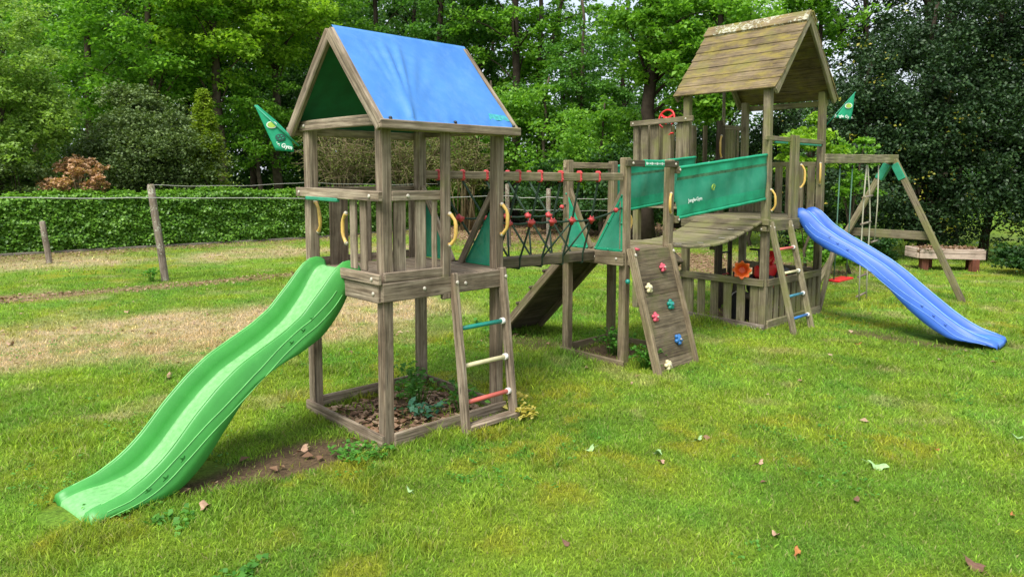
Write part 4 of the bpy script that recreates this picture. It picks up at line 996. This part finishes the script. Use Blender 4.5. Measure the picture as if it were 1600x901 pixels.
z = np.where(kind < .78, rng.uniform(.03, 1, n) ** .9 * top, top + rng.normal(0, .05, n)); dep = np.where(kind < .78, rng.normal(.0, .04, n) + .26 * (fbm(uu * 1.3, z * 2.2 + 7, .55) - .5), rng.uniform(-.5, 0, n))
P3 = np.stack([p2[:, 0] + nr[:, 0] * dep, p2[:, 1] + nr[:, 1] * dep, z], 1)
out = np.stack([nr[:, 0] * 1.1, nr[:, 1] * 1.1, np.full(n, .55)], 1); out[kind >= .78] = (0, 0, 1.)
v_, f_ = leaves(P3, .066, .1, .85, out); npmesh('ivy', v_, f_, L_IVY, HD, tuple(HD.location))
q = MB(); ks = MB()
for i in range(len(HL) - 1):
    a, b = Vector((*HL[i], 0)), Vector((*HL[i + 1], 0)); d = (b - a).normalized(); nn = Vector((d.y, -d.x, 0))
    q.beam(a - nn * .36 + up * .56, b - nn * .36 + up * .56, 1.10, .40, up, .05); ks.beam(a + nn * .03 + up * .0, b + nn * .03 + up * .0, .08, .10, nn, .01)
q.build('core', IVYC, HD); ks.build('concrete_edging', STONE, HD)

def fpost(base, top, r, label):
    base, top = Vector(base), Vector(top); q = MB(); d = top - base
    q.tube([base - d * .05, base, base + d * .35 + Vector((.004, .0, 0)), base + d * .7 - Vector((.004, 0, 0)), top - d * .02, top], [r * .9, r * .88, r * .86, r * .84, r * .84, r * .62], 12)
    o = q.build('fence_post', WF, None, tuple(base)); return tag(o, label, 'fence post', 'old round fence posts')
fpost((-5.79, 11.64, 0), (-5.94, 11.60, 1.60), .068, 'tallest leaning grey fence post standing in the strip of fallen leaves')
fpost((-9.12, 13.77, 0), (-9.19, 13.74, .83), .062, 'short reddish-grey post stump in front of the ivy hedge')
fpost((-.08, 17.53, 0), (-.13, 17.5, 1.56), .065, 'thin fence post behind the rope bridge, left of its pair')
fpost((.915, 17.58, 0), (.90, 17.55, 1.45), .07, 'thin fence post behind the rope bridge, right of its pair')
fpost((2.9, 18.4, 0), (2.93, 18.4, 1.5), .06, 'fence post behind the middle tower at the edge of the wood')
def wire(pts, label, r=.006, sagd=.05):
    q = MB(); full = []
    for i in range(len(pts) - 1):
        a, b = Vector(pts[i]), Vector(pts[i + 1])
        for t in np.linspace(0, 1, 14)[:-1]: p = a.lerp(b, t); p.z -= sagd * 4 * t * (1 - t) + .008 * math.sin(t * 17 + i); full.append(p)
    full.append(Vector(pts[-1])); q.tube(full, r, 5); o = q.build('fence_wire', WIRE); return tag(o, label, 'wire')
wire([(-9.5, 8.0, 1.55), (-5.86, 11.55, 1.385), (-.11, 17.46, 1.27), (.91, 17.5, 1.24), (2.93, 18.3, 1.2)], 'sagging pale fence wire running past the tallest leaning post', .008, .04)
wire([(-.1, 17.46, .95), (.91, 17.5, .93), (2.93, 18.3, .9)], 'lower wire strung between the thin posts behind the rope bridge', .005, .03)
wire([(-2.0, 23.0, 1.5), (-5.5, 18.9, 1.55), (-8.5, 16.5, 1.5)], 'thin upper wire along the top of the ivy hedge', .006, .06)
MF = empty('mesh_fence', (0, 24, 0), 'dark wire mesh fence in the shade behind the rope bridge', 'fence'); q = MB()
for z_ in np.arange(.1, 1.45, .15): q.tube([(-1.0, 24.3, z_), (6.5, 20.8, z_)], .007, 4)
for t in np.arange(0, 1, .012): q.tube([(-1.0 + 7.5 * t, 24.3 - 3.5 * t, 0), (-1.0 + 7.5 * t, 24.3 - 3.5 * t, 1.42)], .005, 4)
q.build('mesh', TEALC2 if False else BLK, MF)

# ================================================================== trees and shrubs
def P2(px, Y, z=0): return np.array([(px - 800) / 1100 * Y, Y, z])
def tree(name, px, Y, r, lm, zr, wid, ncl, nl, ls, label, cat='tree', bark=BARK, top=11., lean=0., sig=.42, limbs=10, grp=None, flat=.35, fl=.5, fork=False, bias=0):
    b = P2(px, Y); root = empty(name, tuple(b), label, cat, grp); q = MB()
    pts = []; k_ = 8
    wob = rng.normal(0, .06, (k_ + 1, 2)); 
    for i in range(k_ + 1): t = i / k_; pts.append(Vector((b[0] + lean * t * top + wob[i, 0] * (t > 0) * 1., b[1] + wob[i, 1], -.1 + t * top)))
    q.tube(pts, [r * (1.25 if i == 0 else 1.) * (1 - .62 * i / k_) for i in range(k_ + 1)], 9)
    if fork:
        j = 4; f0 = pts[j]; q.tube([f0 - up * .3, f0 + Vector((.5, 0, .8)), f0 + Vector((.9, .1, 2.4)), f0 + Vector((1.2, .1, 5.5))], [r * .6, r * .5, r * .4, r * .2], 7)
    cs = []
    while len(cs) < ncl:
        p = rng.uniform(-1, 1, 3); rr = np.linalg.norm(p)
        if rr > 1 or rr < .25: continue
        cs.append((b[0] + lean * zr[0] + p[0] * wid + bias, b[1] + p[1] * wid * .8, (zr[0] + zr[1]) / 2 + p[2] * (zr[1] - zr[0]) / 2))
    cs = np.array(cs)
    for c in cs[:limbs]:
        zz = max(.6, c[2] - rng.uniform(.4, 1.6)); t = min(.98, zz / top); a = pts[int(t * k_)].lerp(pts[min(k_, int(t * k_) + 1)], t * k_ % 1); c = Vector(c)
        mid = a.lerp(c, .5) + Vector((0, 0, .15)); rr = max(.012, r * .28 * (1 - t * .5)); q.tube([a, mid, c], [rr, rr * .65, rr * .25], 5)
    q.build('trunk', bark, root)
    lp = clumps(cs, nl, rng.uniform(.5, 1.2, ncl) * sig * .92, fl); lp = lp[lp[:, 2] > .1]
    v_, f_ = leaves(lp, ls, flat); npmesh('crown', v_, f_, lm, root, tuple(b)); return root
T = tree
# ---- broadleaf trees on the left, crowns closing over one another
T('maple_tree', 350, 22.5, .17, L_YEL, (4.6, 9.2), 2.3, 60, 210, .15, 'bright yellow-green maple with a pale leaning trunk behind the golden conifer', top=11, lean=-.02, sig=.5)
T('maple_tree', 432, 24.5, .17, L_YEL, (5.0, 9.8), 2.2, 55, 210, .15, 'bright maple with a straight brown trunk just left of the blue roof', sig=.5)
T('oak_tree', 245, 22, .14, L_OAK, (3.8, 8.6), 2.3, 70, 210, .14, 'mid-green oak rising behind the big dark round shrub', sig=.5)
T('oak_tree', 150, 23, .14, L_OAK, (2.6, 8.2), 2.4, 70, 200, .14, 'leafy green oak behind the rust-brown shrub', sig=.5)
T('oak_tree', 60, 26, .16, L_MID, (3.5, 10), 3.0, 70, 200, .16, 'dark green oak behind the soft pale tree at the left edge', sig=.55)
T('oak_tree', 215, 28, .16, L_MID, (4.5, 11), 2.8, 60, 200, .16, 'tall shaded oak behind the round shrub, crown out of the frame', top=13, sig=.55)
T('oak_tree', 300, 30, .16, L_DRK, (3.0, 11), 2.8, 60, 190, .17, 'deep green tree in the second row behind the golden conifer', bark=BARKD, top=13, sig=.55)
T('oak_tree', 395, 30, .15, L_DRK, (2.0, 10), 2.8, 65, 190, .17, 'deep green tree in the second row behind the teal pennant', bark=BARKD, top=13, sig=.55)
T('hazel_tree', 405, 23.5, .09, L_OAK, (1.8, 5.0), 1.7, 45, 170, .12, 'low green hazel growing below the bright maples left of the blue-roofed tower', top=5, sig=.42)
T('oak_tree', 505, 27, .15, L_OAK, (5.6, 10.4), 2.2, 50, 200, .15, 'green tree whose crown shows above the ridge end of the blue roof', top=12, sig=.5)
# ---- slender trunks behind the tarp roof, light between them
spec = [(590, 29, .15, 'slim dark trunk rising above the left half of the blue roof', L_MID, 1.7), (650, 31, .13, 'thin dark trunk above the middle of the blue roof', L_DRK, 1.6),
        (688, 27, .16, 'straight dark trunk, left of a close pair above the blue roof', L_MID, 1.5), (709, 30, .15, 'straight dark trunk, right of a close pair above the blue roof', L_MID, 1.5),
        (747, 28, .10, 'thin dark trunk just right of the end of the blue roof', L_MID, 1.6), (766, 33, .12, 'second thin trunk right of the blue roof with sky showing behind', L_DRK, 1.6),
        (802, 26, .19, 'thickest brown trunk between the blue roof and the plank roof', L_OAK, 1.7), (872, 30, .12, 'thin trunk right of the forked tree', L_MID, 1.5), (905, 34, .13, 'faint far trunk below the gap of open sky', L_MID, 1.5)]
for px, Y, r, lab, lm, wd in spec:
    T('oak_tree', px, Y, r, lm, (4.4, 11.5), wd + .5, 46, 150, .15, lab, bark=BARKD, top=13, sig=.42, limbs=14, grp='slender trees behind the playground')
T('oak_tree', 842, 27, .14, L_OAK, (3.6, 10.6), 2.1, 46, 150, .15, 'dark forked tree between the thickest trunk and the gap of sky', bark=BARKD, top=12, fork=True, sig=.42, limbs=14)
# ---- bushy layer behind the bridge
T('hazel_tree', 770, 24, .08, L_OAK, (1.6, 4.9), 1.8, 48, 170, .13, 'green bushy tree behind the right post of the blue-roofed tower', top=5, sig=.42)
T('hazel_tree', 850, 23, .08, L_OAK, (1.3, 4.6), 1.7, 50, 180, .13, 'green bushy tree right behind the rope bridge', top=5, sig=.42)
T('birch_tree', 905, 24, .10, L_MID, (2.6, 6.8), 1.8, 55, 170, .12, 'airy soft-leaved tree under the gap of open sky', top=8, sig=.42)
T('hazel_tree', 940, 20.5, .07, L_OAK, (1.2, 3.9), 1.3, 45, 170, .115, 'low leafy tree left of the steering-wheel balcony', top=4, sig=.38)
T('hazel_tree', 700, 27, .08, L_MID, (1.2, 5.2), 1.9, 50, 170, .14, 'bushy tree seen between the posts of the blue-roofed tower', top=5, sig=.42)
T('hazel_tree', 620, 28, .08, L_DRK, (.8, 5.0), 2.2, 55, 170, .14, 'dark bushy tree behind the bare twiggy shrub', top=5, sig=.45)
T('hazel_tree', 500, 27, .08, L_DRK, (.8, 5.2), 2.2, 55, 170, .14, 'dark bushy tree left of the bare twiggy shrub', top=5, sig=.45)
T('laurel_shrub', 900, 21.5, .05, L_DRK, (.1, 2.4), 1.9, 50, 170, .11, 'low dark shrub behind the right end of the rope bridge', 'shrub', top=2, sig=.4)
T('laurel_shrub', 990, 19.5, .05, L_DRK, (.3, 2.9), 1.4, 45, 170, .11, 'dark shrub behind the steering-wheel balcony', 'shrub', top=2, sig=.4)
T('laurel_shrub', 1085, 20, .05, L_DRK, (.8, 3.4), 1.7, 50, 170, .11, 'dark shrub seen through the plank-roofed tower', 'shrub', top=2.5, sig=.4)
T('laurel_shrub', 1175, 18, .05, L_DRK, (.6, 3.2), 1.3, 40, 170, .10, 'dark shrub behind the blue slide tower posts', 'shrub', top=2.5, sig=.36)
T('laurel_shrub', 790, 26.5, .05, L_DRK, (.0, 2.2), 2.4, 50, 150, .12, 'low dark thicket at the foot of the wood behind the bridge beam', 'shrub', top=2, sig=.4)
# ---- nearer oak behind the plank-roofed tower
T('oak_tree', 1012, 18.5, .22, L_OAK, (3.9, 8.2), 2.0, 75, 230, .14, 'nearer oak with an ivy-dark trunk left of the plank roof', bark=BARKD, top=9.5, sig=.42, limbs=20, bias=.75)
T('oak_tree', 1120, 17, .12, L_OAK, (3.0, 6.6), 1.55, 62, 220, .13, 'nearer oak with large leaves right behind the plank roof', bark=BARKD, top=8, sig=.38, limbs=16)
T('oak_tree', 1060, 24, .14, L_MID, (3.0, 9.2), 2.2, 55, 180, .15, 'mid-green tree in the second row behind the plank roof', bark=BARKD, top=11, sig=.48)
T('oak_tree', 970, 30, .14, L_MID, (1.5, 8.2), 2.2, 55, 170, .16, 'far green tree left of the ivy-dark oak', bark=BARKD, top=10, sig=.5)
T('oak_tree', 1330, 21, .13, L_HOL, (4.6, 8.0), 2.2, 34, 150, .13, 'dark open-branched tree against the sky right of the plank roof', bark=BARKD, top=9, sig=.42, limbs=26)
T('oak_tree', 1265, 19, .09, L_OAK, (5.0, 7.0), 1.1, 20, 160, .13, 'small bright leafy branchwork just right of the plank roof peak', bark=BARKD, top=8, sig=.38)
for px, lab in ((1434, 'darker left trunk of the pair standing above the holly thicket'), (1462, 'lighter right trunk of the pair standing above the holly thicket')):
    T('beech_tree', px, 19.5, .25, L_HOL, (6.2, 9.5), 1.6, 20, 120, .12, lab, bark=BARK if px > 1450 else BARKD, top=10)
T('elder_shrub', 1262, 12.6, .03, L_YEL, (1.7, 2.95), .50, 30, 120, .085, 'bright light-green elder bush behind the top of the blue slide', 'shrub', top=2.4, sig=.16)
T('elder_shrub', 1335, 12.9, .03, L_OAK, (1.0, 2.7), .50, 26, 100, .085, 'loose bright twigs of leaves hanging behind the swing beam', 'shrub', top=2.4, sig=.15)
T('elder_shrub', 1290, 12.7, .03, L_OAK, (.1, .9), .55, 22, 110, .08, 'low green bush at ground level behind the right tower post', 'shrub', top=.7, sig=.15)
# ---- holly wall on the right
def holly(px, Y, zr, wid, ncl, nl, label, ls=.072):
    r = T('holly_tree', px, Y, .09, L_HOL, zr, wid, ncl, nl, ls, label, 'holly', BARKD, top=zr[1] - .3, sig=.34, limbs=24, flat=.15, fl=.8)
    b = P2(px, Y); k_ = 22; cs = np.stack([b[0] + rng.normal(0, wid * .5, k_), b[1] - wid * rng.uniform(.3, .75, k_), rng.uniform(zr[0] + .3, zr[1], k_)], 1)
    v_, f_ = leaves(clumps(cs, 6, .10), ls, .2); npmesh('yellowing_leaves', v_, f_, L_HOY, r, tuple(b)); return r
holly(1345, 15.2, (.1, 4.6), 1.3, 95, 300, 'dark holly behind the swing frame')
holly(1440, 15.6, (.1, 5.9), 1.6, 120, 300, 'tall dark holly behind the planter box, below the trunk pair')
holly(1540, 15.2, (.1, 6.2), 1.6, 130, 300, 'tall dark glossy holly at the right of the planter box')
holly(1640, 14.4, (.1, 6.2), 1.5, 120, 300, 'dark holly cut by the right edge of the picture')
holly(1235, 17.5, (.2, 3.6), 1.2, 60, 260, 'smaller dark holly behind the blue slide top')
holly(1490, 18.5, (2.5, 7.6), 2.2, 100, 260, 'holly crown in the second row above the planter box', .085)
q = MB()
T('laurel_shrub', 1625, 12.9, .03, L_DRK, (.0, .7), .8, 34, 110, .07, 'low ivy and laurel growth right of the planter box', 'shrub', top=.5, sig=.16)
T('laurel_shrub', 1372, 14.2, .03, L_DRK, (.0, .7), .45, 30, 110, .07, 'low leafy growth left of the planter box', 'shrub', top=.5, sig=.16)
# rust patches of dead leaves in the holly
# ---- shrubs over the hedge on the left
T('willow_tree', 8, 16.5, .10, L_WIL, (1.1, 5.9), 1.45, 120, 300, .085, 'soft pale green tree at the left edge above the hedge', top=5, sig=.34, limbs=20, fl=.8)
T('rhododendron_shrub', 238, 18.6, .07, L_GRY, (1.1, 3.35), 1.75, 120, 330, .085, 'large rounded grey-green shrub behind the hedge', 'shrub', top=3, sig=.36, fl=.8, limbs=20)
T('rhododendron_shrub', 225, 19.2, .05, L_GRY, (3.0, 4.15), .75, 26, 240, .085, 'tapering top of grey-green shrubbery above the large rounded shrub', 'shrub', top=3.8, sig=.28, fl=.8)
T('dogwood_shrub', 118, 16.5, .03, L_BRN, (1.0, 2.15), .72, 60, 110, .075, 'rust-brown withered shrub hanging over the hedge', 'shrub', bark=BARKT, top=1.9, sig=.13, limbs=30)
T('laurel_shrub', 30, 16.3, .03, L_GRY, (1.0, 2.2), .9, 34, 140, .075, 'dull green low shrub under the pale tree at the left edge', 'shrub', top=1.9, sig=.2)
def conifer(px, Y, h, label):
    b = P2(px, Y); root = empty('golden_conifer', tuple(b), label, 'conifer'); q = MB(); q.tube([Vector(b), Vector(b) + up * h], [.06, .01], 7); q.build('trunk', BARK, root)
    c = []
    for z_ in np.arange(.9, h, .17):
        R_ = .95 * (1 - (z_ / h)) ** .75 + .06
        for a in rng.uniform(0, 6.28, 9):
            for s_ in np.linspace(.35, 1, 5): c.append((b[0] + R_ * s_ * math.cos(a), b[1] + R_ * s_ * math.sin(a), z_ - .22 * s_ ** 2))
    v_, f_ = leaves(clumps(np.array(c), 14, .055, .6), .085, .55, .4); npmesh('crown', v_, f_, L_CON, root, tuple(b))
conifer(324, 19.0, 4.0, 'golden-yellow conifer between the round shrub and the maples'); 
# ---- bare twiggy shrub behind the front tower
def twiggy(px, Y, h, wid, label, nst=46, nlv=10):
    b = P2(px, Y); root = empty('twiggy_shrub', tuple(b), label, 'shrub'); q = MB(); lp = []
    for i in range(nst):
        a = rng.uniform(0, 6.28); rr = rng.uniform(.2, 1) * wid; p = Vector(b) + Vector((rng.normal(0, .2), rng.normal(0, .2), 0)); e = Vector(b) + Vector((rr * math.cos(a), rr * math.sin(a) * .7, h * rng.uniform(.55, 1))); m1 = p.lerp(e, .5) + Vector((0, 0, .35))
        q.tube([p, m1, e, e + Vector((rng.normal(0, .3), 0, -.25))], [.028, .018, .009, .004], 5)
        for j in range(9):
            s0 = (m1.lerp(e, rng.uniform(0, 1))); e2 = s0 + Vector((rng.normal(0, .45), rng.normal(0, .35), rng.uniform(-.35, .5))); q.tube([s0, s0.lerp(e2, .5) + Vector((0, 0, .06)), e2], [.009, .007, .004], 4)
            for _ in range(nlv): t = rng.uniform(.2, 1); w3 = s0.lerp(e2, t); lp.append((w3.x + rng.normal(0, .05), w3.y + rng.normal(0, .05), w3.z + rng.normal(0, .05)))
    q.build('branches', BARKT, root); v_, f_ = leaves(np.array(lp), .06, .2); npmesh('leaves', v_, f_, L_TWG, root, tuple(b))
twiggy(545, 22.5, 3.6, 1.5, 'bare yellowish twiggy shrub behind the left half of the blue-roofed tower', 60, 12)
twiggy(640, 23.5, 3.7, 1.5, 'bare yellowish twiggy shrub behind the right half of the blue-roofed tower', 60, 14)
twiggy(730, 22.5, 3.3, 1.0, 'half-bare twiggy shrub behind the left end of the rope bridge', 34, 22)
# ---- the wood beyond, read as one mass
n = 130; cs = []
for _ in range(1500):
    Y = rng.uniform(36, 56); px = rng.uniform(-250, 1900); hmax = 12 if px < 520 else (6.6 if px < 980 else 8.5)
    if px > 1250: hmax = 6.5
    z_ = rng.uniform(0, 1) ** 1.15 * hmax * Y / 42; cs.append(P2(px, Y, z_))
for _ in range(900):
    Y = rng.uniform(31, 44); px = rng.uniform(-250, 560); cs.append(P2(px, Y, rng.uniform(0, 1) * 12 * Y / 38))
for _ in range(350):
    Y = rng.uniform(29, 40); px = rng.uniform(500, 1500); cs.append(P2(px, Y, rng.uniform(0, 2.6)))
for _ in range(260):
    Y = rng.uniform(34, 44); px = rng.uniform(450, 760); cs.append(P2(px, Y, rng.uniform(5, 12)))
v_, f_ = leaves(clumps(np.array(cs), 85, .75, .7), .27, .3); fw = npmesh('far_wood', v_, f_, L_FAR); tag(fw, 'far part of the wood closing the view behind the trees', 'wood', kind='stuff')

# ================================================================== litter, weeds, single leaves
n = 120000; a, b_ = scatter(n, 3, 30, .85); k_ = rng.uniform(size=n) < (litter_w(a, b_) * .8 + soil_w(a, b_) * .10 + dry_w(a, b_) * .05 + .0018)
a, b_ = a[k_], b_[k_]; 
m_ = 520; ia = rng.uniform(.02, .96, m_); ib = rng.uniform(.03, .92, m_); sx = [PA(i_, j_) for i_, j_ in zip(ia, ib)]; a = np.concatenate([a, [p.x for p in sx]]); b_ = np.concatenate([b_, [p.y for p in sx]])
v_, f_ = leaves(np.stack([a, b_, height(a, b_) + .014], 1), .062, .75, .7); lt = npmesh('leaf_litter', v_, f_, L_LIT); tag(lt, 'scattered dry brown leaf litter on the ground', 'leaf litter', kind='stuff')
# broadleaf weeds spread through the lawn
n = 5000; a, b_ = scatter(n, 2.8, 12, .8); k_ = (fbm(a + 31, b_ + 8, .8) > .6) & (soil_w(a, b_) < .3); a, b_ = a[k_], b_[k_]; base = np.stack([a, b_, height(a, b_) + .016], 1)
v_, f_ = leaves(clumps(base, 5, .022, .3) + np.array([0, 0, .006]), .024, .75, .7); cl = npmesh('lawn_weeds', v_, f_, L_WEED); tag(cl, 'small clover-like weeds mixed in the lawn', 'ground cover', kind='stuff')

def weed(base, rad_, h, n_, lm, ls, label, name='weed_plant'):
    base = Vector(base); root = empty(name, base, label, 'weed'); q = MB(); lp = []
    for i in range(n_):
        a = rng.uniform(0, 6.28); rr = rad_ * rng.uniform(.15, 1); e = base + Vector((rr * math.cos(a), rr * math.sin(a), h * rng.uniform(.4, 1))); q.tube([base + Vector((rr * .3 * math.cos(a), rr * .3 * math.sin(a), 0)), base.lerp(e, .6) + up * h * .12, e], [.003, .0025, .0015], 4)
        for _ in range(5): lp.append((e.x + rng.normal(0, ls * .5), e.y + rng.normal(0, ls * .5), e.z + rng.normal(0, ls * .25)))
    q.build('stems', L_WEED, root); v_, f_ = leaves(np.array(lp), ls, .55, .75); npmesh('leaves', v_, f_, lm, root, tuple(base))
weed(PA(.66, .55), .20, .22, 26, L_WEED, .045, 'green leafy weed growing in the sandbox under the blue-roofed tower')
weed(PA(.80, .80), .16, .24, 18, L_WEED, .04, 'taller weed by the back corner of the sandbox under the blue-roofed tower')
weed(PA(.50, .30), .14, .10, 15, L_WEEDB, .055, 'bluish low weed in the front of the sandbox under the blue-roofed tower')
weed(PA(.80, .18), .15, .22, 26, L_WEED, .04, 'weed behind the lower rungs of the grey ladder')
weed(PA(-.20, -.02), .20, .05, 34, L_WEED, .04, 'flat patch of dandelion leaves in front of the near post')
weed((-1.75, 3.45, 0), .13, .03, 11, L_WEED, .036, 'flat broad-leaved weed beside the foot of the green slide')
weed((-1.2, 2.98, 0), .11, .03, 10, L_WEED, .036, 'flat broad-leaved weed near the bottom edge of the lawn')
weed(PA(1.04, -.26), .10, .09, 14, L_YW, .045, 'yellowed weed at the foot of the grey ladder')
weed(PA(1.12, -.05), .09, .12, 12, L_YW, .05, 'yellow leaved twig just right of the grey ladder')
weed(PB(.30, .35), .20, .26, 34, L_WEED, .045, 'weed growing inside the foot of the middle tower')
weed(PB(.10, -.22), .16, .22, 30, L_WEED, .04, 'weed under the leaning climbing wall')
weed((-.15, 7.75, 0), .25, .16, 30, L_WEED, .05, 'weeds at the foot of the long dark ramp')
weed((-5.95, 11.5, 0), .16, .22, 22, L_WEED, .05, 'small tuft of weed at the foot of the tallest leaning post')

def lobed_leaf():
    q = MB(); pts = []
    for i in range(14):
        t = i / 14 * 2 * math.pi; r = (.046 if i % 2 == 0 else .035) * (1.2 if i < 2 else random.uniform(.75, 1.1))
        pts.append(Vector((r * math.cos(t) * 1.2, r * math.sin(t) * .85, .014 * math.sin(2 * t + .6) + .018 * abs(math.cos(t)))))
    q.v = [tuple(p) for p in pts] + [(0, 0, .004)]
    for i in range(14): q.face([i, (i + 1) % 14, 14], None, 0, True)
    q.tube([Vector((-.02, 0, .006)), Vector((-.085, .008, .010))], .0012, 4); return q
LB = plain('dry_tan_leaf', (.42, .27, .18), .8, .2, .3, 50); LG = plain('pale_green_leaf', (.30, .47, .20), .7, .2, .25, 40); LR = plain('orange_brown_leaf', (.36, .15, .05), .8, .2, .3, 50); LD = plain('dark_brown_leaf', (.16, .09, .06), .8, .2, .3, 50)
protos = {}
for key, mm in (('tan', LB), ('green', LG), ('orange', LR), ('dark', LD)):
    protos[key] = None
def ground_px(x_, y_): 
    dx, dy = (x_ - 800) / 1100, (390 - y_) / 1100; d = rt * dx + Vector(up_cam) * dy + fwd; t = -1.8 / d.z; return Vector((0, 0, 1.8)) + d * t
up_cam = up0 * math.cos(rl) - rt0 * math.sin(rl)
spots = [(322, 797, 'tan', 1.25, 'tan fallen leaf beside the foot of the green slide'), (472, 708, 'tan', 1.2, 'tan fallen leaf on the bare soil under the green slide'), (573, 703, 'tan', 1.35, 'curled tan leaf leaning on the sandbox board by the near post'),
         (640, 770, 'green', .7, 'small pale leaf on the lawn below the near post'), (921, 706, 'green', 1.0, 'pale green fallen leaf right of the grey ladder'), (1028, 712, 'green', 1.05, 'folded green leaf in the middle of the front lawn'),
         (1091, 690, 'green', .8, 'small pale green leaf below the climbing wall'), (1186, 728, 'tan', .8, 'tan leaf in the middle right of the front lawn'), (1369, 732, 'green', 1.35, 'largest pale green leaf lying on the right front lawn'),
         (1032, 725, 'tan', .7, 'small tan leaf touching the folded green leaf'), (1212, 840, 'tan', .75, 'tan leaf near the bottom centre of the lawn'), (1246, 869, 'orange', .75, 'orange-brown leaf at the bottom of the lawn'),
         (1522, 888, 'dark', 1.2, 'dark curled leaf at the bottom right corner'), (1581, 808, 'orange', .6, 'small orange leaf near the right edge'), (1337, 785, 'dark', .7, 'dark leaf sunk in the right front lawn'),
         (1590, 687, 'green', 1.0, 'pale green leaf at the right edge of the lawn'), (1462, 705, 'orange', .6, 'orange leaf in longer grass at the right'), (885, 853, 'dark', .6, 'tiny dark leaf on the lower left of the front lawn'),
         (264, 591, 'tan', 1.1, 'tan leaf on the edge of the dry grass behind the green slide'), (200, 489, 'tan', 1.2, 'pale leaf in the dry grass at the left'), (17, 540, 'tan', 1.2, 'pale leaf in the dry grass by the left edge'),
         (986, 603, 'tan', .7, 'small tan leaf in the grass left of the climbing wall'), (1340, 540, 'orange', .9, 'brown leaf on the grass beside the blue slide shadow'), (415, 508, 'tan', 1.1, 'tan leaf on the dry patch above the green slide')]
for x_, y_, key, sc, lab in spots:
    if protos[key] is None:
        o = lobed_leaf().build('fallen_leaf', {'tan': LB, 'green': LG, 'orange': LR, 'dark': LD}[key]); protos[key] = o
    else: o = protos[key].copy(); COL.objects.link(o)
    p = ground_px(x_, y_); o.location = (p.x, p.y, .016); o.rotation_euler = (random.uniform(-.4, .4), random.uniform(-.4, .4), random.uniform(0, 6.28)); o.scale = (sc * .78, sc * random.uniform(.5, .75), sc * .8)
    tag(o, lab, 'leaf', 'single leaves fallen on the lawn')
